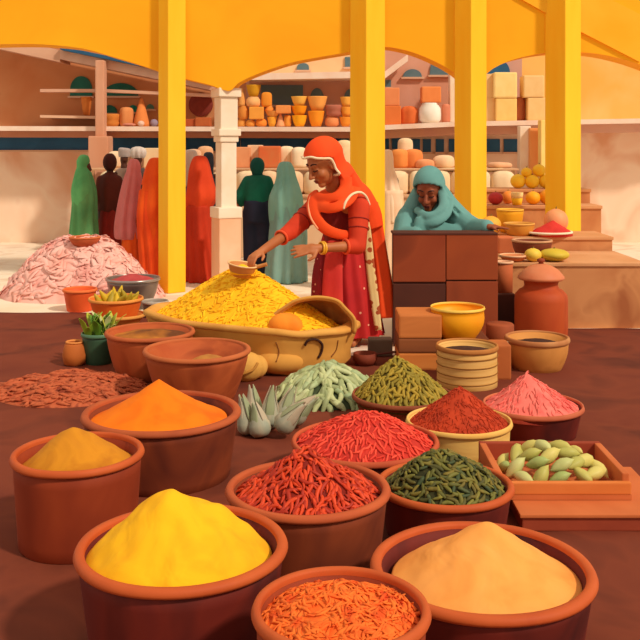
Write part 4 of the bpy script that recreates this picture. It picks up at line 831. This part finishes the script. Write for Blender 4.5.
cloth(t, 'veil', drape([(157.5, 154, 158), (159, 150, 163), (165, 147, 166), (175, 144, 168), (195, 140, 169), (215, 137.5, 168), (240, 143, 168), (258, 150, 168)], d, .66, 7, .05, 12), ('#f4641a', '#e24a14'))
d = 11.6; t = figure(190, 152, d, 'person in a white veil and blue robe, mostly behind the first yellow pillar', .3, slim=.62)
cloth(t, 'robe', drape([(178, 181, 198), (200, 177, 200), (230, 176, 199), (256, 176, 199), (271, 176, 199)], d, .6, 8, .05, 13), ('#3a6ca4', '#2c568c')); cloth(t, 'veil', drape([(149.5, 188, 192), (151, 184, 196), (158, 182, 198), (170, 181, 199), (186, 178, 200)], d, .8, 6, .03, 14), ('#d8c8bc', '#c4b2a4'))
d = 11.8; t = figure(208.5, 152, d, 'person with a dark blue-grey head covering behind the red robe', 0)
cloth(t, 'robe', drape([(174, 204, 213), (182, 200, 217), (220, 198, 217), (268, 198, 217)], d, .6, 7, .04, 15), ('#4a4e5c', '#3a3e4c')); cloth(t, 'head_wrap', drape([(152, 206.5, 210), (154, 204, 213), (162, 203, 214), (172, 204, 213.5), (180, 203, 214)], d, .95, 5, .02, 16), ('#3c4656', '#2f3846'))
d = 10.75; t = figure(200, 158, d, 'woman seen from behind wrapped in a long vermilion red robe and veil', .4, slim=.62)
cloth(t, 'robe', drape([(205, 186, 213), (225, 186, 214), (250, 186, 217), (270, 186, 220), (281, 185, 223)], d, .6, 10, .06, 17), ('#c83c1c', '#b03018'))
cloth(t, 'veil', drape([(155.5, 198, 201), (157, 194, 206), (163, 191, 209), (172, 189, 211), (184, 188, 214), (196, 187, 217), (204, 187, 214), (212, 187.5, 208)], d, .72, 6, .045, 18), ('#dc4a20', '#c83c1a'))
d = 10.95; el = 12
t = figure(257.5, 158, d, 'man seen from behind in a dark green jumper and navy trousers', 0, M_SKIN, arms=(((-.235, .02, .93), (-.20, .1, .78)), ((.20, .04, .95), (.13, .2, .88))))
cloth(t, 'trousers', remesh(join(drape([(199, 244, 270), (210, 243.5, 270.5), (222, 243, 270)], d, .55, 3, .01, 19), chain([P(250.5, 212, d), P(250, 240, d), P(250, 277, d)], [.095, .085, .075]), chain([P(264, 212, d), P(264, 240, d), P(265, 277, d)], [.095, .085, .075])), .02), ('#2c3248', '#20263a'))
cloth(t, 'jumper', remesh(join(drape([(173.5, 254, 261), (175, 251.5, 264), (178, 247, 268), (186, 245, 270), (198, 245, 270), (206, 245, 269.5)], d, .55, 5, .02, 20), chain([P(248, 181, d), P(239.5, 196, d+.02), P(241, 203, d+.06)], [.068, .062, .05]), chain([P(267, 181, d), P(272, 196, d+.03), P(268, 202, d+.15)], [.068, .06, .05])), .02), ('#147058', '#0e5444'))
cloth(t, 'head_wrap', remesh(join(ellip(P(257.3, 166, d), (.088, .1, .105)), chain([P(257.3, 168, d-.02), P(257.3, 175, d-.01)], [.075, .062])), .016), ('#0f5a50', '#0a443e'))
d = 10.7; t = figure(283, 166, d, 'woman seen from behind in a long pale teal veil and robe', -.25, slim=.62)
cloth(t, 'robe', drape([(200, 272, 300), (225, 270, 306), (250, 268, 306), (270, 266, 306), (281, 266, 306)], d, .6, 9, .05, 21), ('#86aaa0', '#6f968e'))
cloth(t, 'veil', drape([(161.5, 283, 287), (163, 279.5, 291), (169, 277, 294), (177, 276.5, 296), (186, 274, 299), (198, 270, 302), (215, 270, 303), (236, 273, 304), (250, 277, 303)], d, .7, 7, .05, 22), ('#86b8aa', '#6fa498'))
d = 11.0; t = figure(388, 153, d, 'woman in a long cream shawl just beside the middle yellow pillar', -.2, slim=.62)
cloth(t, 'robe', drape([(190, 378, 403), (225, 375, 404), (278, 374, 404)], d, .6, 8, .05, 23), ('#f0d4b4', '#e4c09c'))
cloth(t, 'veil', drape([(149.5, 386.5, 389), (151, 383, 392), (158, 381.5, 393.5), (168, 381, 394), (180, 379, 398), (200, 377, 402), (222, 377, 403)], d, .7, 7, .05, 24), ('#f6dfc2', '#eccba8'))

# --- the woman in orange
base = Vector((XX(347, 7.35), 7.35, 0))
t = thing('person', 'woman in an orange head shawl and crimson skirt reaching to scoop turmeric from the basket', 'person', base)
FH = Vector((-.76, -.46, -.46)); C = P(323.5, 162.5, 7.20); HM = head_frame(C, FH, 1.17)
shL, elL, wrL = P(359, 206, 7.17), P(357.5, 246, 7.06), P(320, 248, 6.90)
shR, elR, wrR = P(315, 208, 7.40), P(291, 231, 7.16), P(262, 251, 6.86)
nk, ch, wa, hp = P(335, 196, 7.33), P(337, 215, 7.33), P(341, 236, 7.36), P(345, 258, 7.38)
o = head_parts(HM)
o += [capsule(HM @ Vector((0, -.02, -.06)), nk, .056, .06), chain([nk+Vector((0, 0, -.02)), ch, wa, hp], [.09, .125, .105, .105]), capsule(shL, shR, .058, .058)]
o += [chain([shL, elL, wrL], [.056, .045, .031]), chain([shR, elR, wrR], [.056, .045, .031])]
dL = (P(297, 250.5, 6.86)-wrL); o += hand_parts(wrL, dL, (.05, -.62, .75), 1.28, .06, .2, -1)
dR = (P(249, 259.5, 6.76)-wrR); o += hand_parts(wrR, dR, (-.35, -.45, .8), 1.12, .5, .1, -1)
for sg in (-1, 1):
    k_ = hp+Vector((sg*.085, .02, -.1)); o.append(chain([k_, base+Vector((sg*.085, .0, .42)), base+Vector((sg*.08, .03, .07))], [.095, .068, .042])); o.append(chain([base+Vector((sg*.08, .04, .045)), base+Vector((sg*.1-.06, -.13, .03))], [.042, .028]))
obj('body', remesh(join(*o), .0068, 5), M_SKIN, t, world=True)
face_marks(HM, t)
obj('hair', xf(remesh(join(ellip((0, .0, .045), (.095, .108, .102))), .012, 3), HM @ Matrix.Translation((0, -.014, .012)) @ Matrix.Rotation(.10, 4, 'X')), mat('#2c1612'), t, world=True)
# blouse with elbow sleeves
M_SLV = mat('#d8401e', '#c03418', 4, .8); M_BOD = mat('#8c241e', '#741c1a', 4, .8)
obj('blouse', remesh(join(chain([nk+Vector((0, 0, -.06)), ch, wa+Vector((0, 0, -.02))], [.11, .142, .132]), ellip(ch+Vector((-.07, -.07, -.01)), (.09, .09, .09))), .01), M_BOD, t, world=True)
def lerp(a, b, s): return a+(b-a)*s
for nm, a, b, c, cuff in (('sleeve', shL, elL, wrL, .22), ('sleeve', shR, elR, wrR, .24)):
    ck = lerp(b, c, cuff); sv = obj(nm, remesh(chain([lerp(a, b, -.02), lerp(a, b, .5), b, ck], [.085, .075, .066, .056], 18), .008, 3), M_SLV, t, world=True)
    dd = (b-a).normalized(); w_, u_ = frame(dd, Vector((.1, 1, .1)))
    for s_, r_2 in ((.36, .0785), (.58, .0745)):
        cc = lerp(a, b, s_); obj('sleeve_band', tube([cc+w_*r_2*math.cos(2*PI*i/20)+u_*r_2*math.sin(2*PI*i/20) for i in range(21)], .005, 6, 1), mat('#8e2016'), sv).parent = sv
    dd = (c-b).normalized(); w_, u_ = frame(dd, Vector((.1, 1, .1))); cc = lerp(b, c, cuff+.10)
    obj('cuff', tube([cc+w_*.052*math.cos(2*PI*i/20)+u_*.052*math.sin(2*PI*i/20) for i in range(21)], .010, 6, 1), mat('#e8542c'), sv)
for ch_ in t.children:
    if ch_.name.startswith('sleeve'):
        for q in ch_.children: q.location = -Vector(t.location)
cc = lerp(wrL, elL, .04); dd = (elL-wrL).normalized(); w_, u_ = frame(dd, Vector((.1, 1, .1)))
for s_ in (0, .018): obj('bracelet', tube([cc+dd*s_+w_*.042*math.cos(2*PI*i/24)+u_*.042*math.sin(2*PI*i/24) for i in range(25)], .008, 8, 1), mat('#f4b42c', '#e09c1c', 9, .35, spec=.6), t, world=True)
# skirt with pleats and small pale flowers
def flowered(c1, c2, dot, sc=16, thr=.13):
    m = mat(c1, c2, 3.3, .8).copy(); nt = m.node_tree; N, L = nt.nodes, nt.links; b = N['Principled BSDF']; src = b.inputs['Base Color'].links[0].from_socket
    tc = N.new('ShaderNodeTexCoord'); vo = N.new('ShaderNodeTexVoronoi'); vo.inputs['Scale'].default_value = sc; L.new(tc.outputs['Object'], vo.inputs['Vector'])
    lt = N.new('ShaderNodeMath'); lt.operation = 'LESS_THAN'; lt.inputs[1].default_value = thr; L.new(vo.outputs['Distance'], lt.inputs[0])
    mx = N.new('ShaderNodeMixRGB'); mx.inputs[2].default_value = lin(dot); L.new(lt.outputs[0], mx.inputs[0]); L.new(src, mx.inputs[1]); L.new(mx.outputs[0], b.inputs['Base Color']); return m
M_SKT = flowered('#ae1e22', '#c82a26', '#f0a884', 13, .12)
obj('skirt', drape([(230, 325, 362), (240, 322, 364), (255, 319.5, 368), (275, 316, 372), (300, 314, 377), (322, 312.5, 380), (334, 312, 382)], 7.37, .72, 15, .075, 30, 120), M_SKT, t, world=True)
obj('skirt_front_panel', sweep([(*P(336, 241, 7.15), .065, .012), (*P(333, 268, 7.08), .075, .012), (*P(332, 300, 7.03), .085, .012), (*P(331, 329, 6.99), .095, .012)], (-.35, -.93, 0), 14, 6, .004), mat('#d43c30', '#c42e2a', 3.5, .8), t, world=True)
obj('skirt_side_panel', sweep([(*P(321, 250, 7.22), .05, .012), (*P(317, 275, 7.16), .06, .012), (*P(316, 305, 7.12), .065, .012)], (-.75, -.65, 0), 14, 6, .004), flowered('#8c1820', '#7c141c', '#e0a888', 22, .16), t, world=True)
# head shawl
M_SHW = mat('#f4541a', '#e8420f', 2.6, .8, c3='#f04c16')
plane = lambda p: not (p.y > .022+.36*(p.z+.1) and p.z < .122 and p.z > -.9) or p.z > .118
hv, sides, topv = hood_surface(HM, lambda p: p.y < -.012+max(0, p.z-.02)*1.75 or p.z > .13, .112, .142, .140, (0, -.018, .028), -.17, .022, .12)
wr_ = [hv]
def sw(pts, nrm=(0, -1, 0), **k): wr_.append(sweep([(*P(a, b, c), w_, h_) for a, b, c, w_, h_ in pts], nrm, **k))
# folds round the neck and across the chest
sw([(346, 178, 7.16, .05, .022), (345, 189, 7.10, .05, .024), (337, 196.5, 7.07, .042, .024), (326, 198.5, 7.11, .04, .024), (317, 197, 7.2, .04, .022), (314, 193, 7.32, .04, .02)], (-.3, -.9, .3))
sw([(354, 188, 7.14, .06, .022), (349, 199, 7.05, .05, .024), (338, 206.5, 7.01, .042, .024), (326, 208, 7.05, .04, .024), (314, 203, 7.2, .04, .022)], (-.3, -.9, .3))
sw([(313, 194, 7.3, .045, .022), (311.5, 204, 7.17, .050, .02), (314.5, 215, 7.09, .050, .02), (322, 226, 7.04, .046, .02), (333, 232.5, 7.04, .042, .02), (346, 235, 7.08, .038, .02), (356, 233, 7.2, .03, .02)], (-.4, -.9, .1))
sw([(340, 184, 7.30, .11, .06), (350, 191, 7.30, .13, .06), (362, 200, 7.30, .12, .055), (371, 212, 7.34, .09, .04), (376, 228, 7.34, .065, .03)], (.2, -.8, .5))
wr_.append(ellip(P(338, 197, 7.36), (.17, .13, .08))); wr_.append(chain([P(343, 170, 7.30), P(352, 186, 7.34), P(364, 203, 7.36)], [.075, .085, .07]))
sh = obj('head_shawl', remesh(join(*wr_), .0075, 4), M_SHW, t, world=True)
tr = obj('shawl_end', sweep([(*P(368, 206, 7.36), .085, .022), (*P(375, 226, 7.38), .062, .02), (*P(380.5, 255, 7.36), .056, .018), (*P(384.5, 285, 7.33), .062, .017), (*P(387, 318, 7.3), .060, .016)], (0, -1, .1), 18, 8, .007, 5), M_SHW, t, world=True)
M_HEM = mat('#f6e0bc', '#eed0a2', 8, .8)
obj('patterned_border', sweep([(*P(366.5, 214, 7.30), .010, .012), (*P(367.5, 232, 7.29), .028, .012), (*P(370, 262, 7.27), .034, .012), (*P(374.5, 300, 7.24), .034, .012), (*P(378.5, 330, 7.22), .026, .012)], (0, -1, 0), 14, 6, .003), flowered('#d8b070', '#e6c488', '#a84a24', 17, .36), t, world=True)
s0 = sides[0][::-1]+[topv]+sides[1]; s0 = [p for p in s0 if (HM.inverted() @ p).z > -.115]
obj('shawl_hem', tube([p+FH*.012 for p in s0[::5]], .0095, 8, 4), M_HEM, t, world=True)
obj('shawl_hem', tube([P(343.5, 209, 6.995), P(346, 201.5, 7.0), P(352, 194.5, 7.03), P(360, 192.3, 7.08), P(366, 196.5, 7.12), P(369.5, 205, 7.16)], .0095), M_HEM, t, world=True)
obj('shawl_hem', tube([P(310.5, 196, 7.25), P(308.5, 206, 7.15), P(311, 218, 7.06), P(318, 229, 7.02)], .007), mat('#f2a070'), t, world=True)

# --- the woman in blue-green behind the counter
base = Vector((XX(440, 8.05), 8.05, 0))
t = thing('person', 'woman in a blue-green veil looking down, arms resting on the brown counter', 'person', base)
C2 = P(429, 190, 7.93); F2 = Vector((-.30, -.86, -.36)); H2 = head_frame(C2, F2, 1.14)
kL, eL, wL = P(454, 218, 7.98), P(475, 229, 7.76), P(489, 227, 7.46); kR, eR, wR = P(408, 217, 8.02), P(404, 236, 7.84), P(424, 235, 7.62)
o = head_parts(H2)+[capsule(H2 @ Vector((0, -.02, -.06)), P(431, 212, 8.02), .05, .055), chain([P(431, 216, 8.04), P(434, 240, 8.07), base+Vector((-.05, 0, .75))], [.1, .125, .14]), capsule(kL, kR, .055, .055), chain([kL, eL, wL], [.055, .044, .03]), chain([kR, eR, wR], [.055, .044, .03])]
o += hand_parts(wL, (1, -.25, -.02), (0, 0, 1), .95, .06, .12)+hand_parts(wR, (.9, -.3, -.1), (0, 0, 1), 1.0, .2, .12, -1)
for sg in (-1, 1): o.append(chain([base+Vector((sg*.08, 0, .75)), base+Vector((sg*.08, 0, .4)), base+Vector((sg*.08, .02, .06))], [.09, .065, .04])); o.append(chain([base+Vector((sg*.08, .03, .04)), base+Vector((sg*.09, -.12, .03))], [.04, .028]))
obj('body', remesh(join(*o), .0085, 4), M_SKIN2, t, world=True); face_marks(H2, t, '#5c2018')
obj('skirt', drape([(238, 412, 462), (260, 408, 466), (300, 404, 470), (326, 402, 472)], 8.07, .6, 10, .05, 33), mat('#557e7c', '#446a68', 3, .8), t, world=True)
M_TEA = mat('#6fa09a', '#5a8c88', 2.6, .85, c3='#689a94')
hv, sd2, tp2 = hood_surface(H2, lambda p: p.y < .022+max(0, p.z-.01)*1.1 or p.z > .11, .118, .145, .145, (0, -.02, .03), -.19, .022, .2)
wr_ = [hv, ellip(P(432, 219, 8.06), (.25, .15, .09)), chain([P(431, 218, 8.06), P(434, 250, 8.08)], [.17, .19]),
       chain([kL, eL, lerp(eL, wL, .86)], [.105, .088, .062], 16), chain([kR, eR, lerp(eR, wR, .6)], [.095, .085, .07], 16),
       chain([P(446, 205, 8.02), P(462, 219, 7.92), P(478, 230, 7.82)], [.08, .085, .06], 16), chain([P(412, 207, 8.05), P(405, 222, 7.98), P(404, 240, 7.9)], [.07, .09, .10], 16)]
sw([(441, 190, 7.88, .036, .02), (443, 204, 7.82, .036, .02), (436, 213.5, 7.79, .034, .02), (425, 215, 7.80, .034, .02), (416, 209, 7.92, .034, .02)], (-.2, -.9, .3))
sw([(449, 198, 7.88, .05, .02), (446, 214, 7.80, .042, .022), (433, 222.5, 7.765, .04, .022), (415, 221, 7.85, .04, .02)], (-.2, -.9, .3))
sw([(430, 219, 7.80, .05, .03), (432, 224, 7.80, .07, .034), (444, 230, 7.80, .07, .03), (462, 232, 7.77, .06, .03)], (0, -.9, .4))
sw([(420, 217, 7.82, .04, .028), (421, 226, 7.80, .06, .03), (422, 236, 7.80, .07, .03)], (0, -.95, .2))
obj('veil', remesh(join(*wr_, sweep([(*P(441, 186, 7.86), .012, .012), (*P(455, 206, 7.86), .014, .014), (*P(474, 223, 7.8), .012, .012)]), sweep([(*P(443, 196, 7.85), .012, .012), (*P(456, 215, 7.84), .014, .014), (*P(470, 228, 7.74), .012, .012)]), chain([P(437, 187, 8.0), P(449, 206, 8.0), P(467, 223, 7.95)], [.07, .085, .075], 18), chain([P(417.5, 193, 8.02), P(412, 208, 8.02)], [.055, .075], 18)), .009, 4), M_TEA, t, world=True)
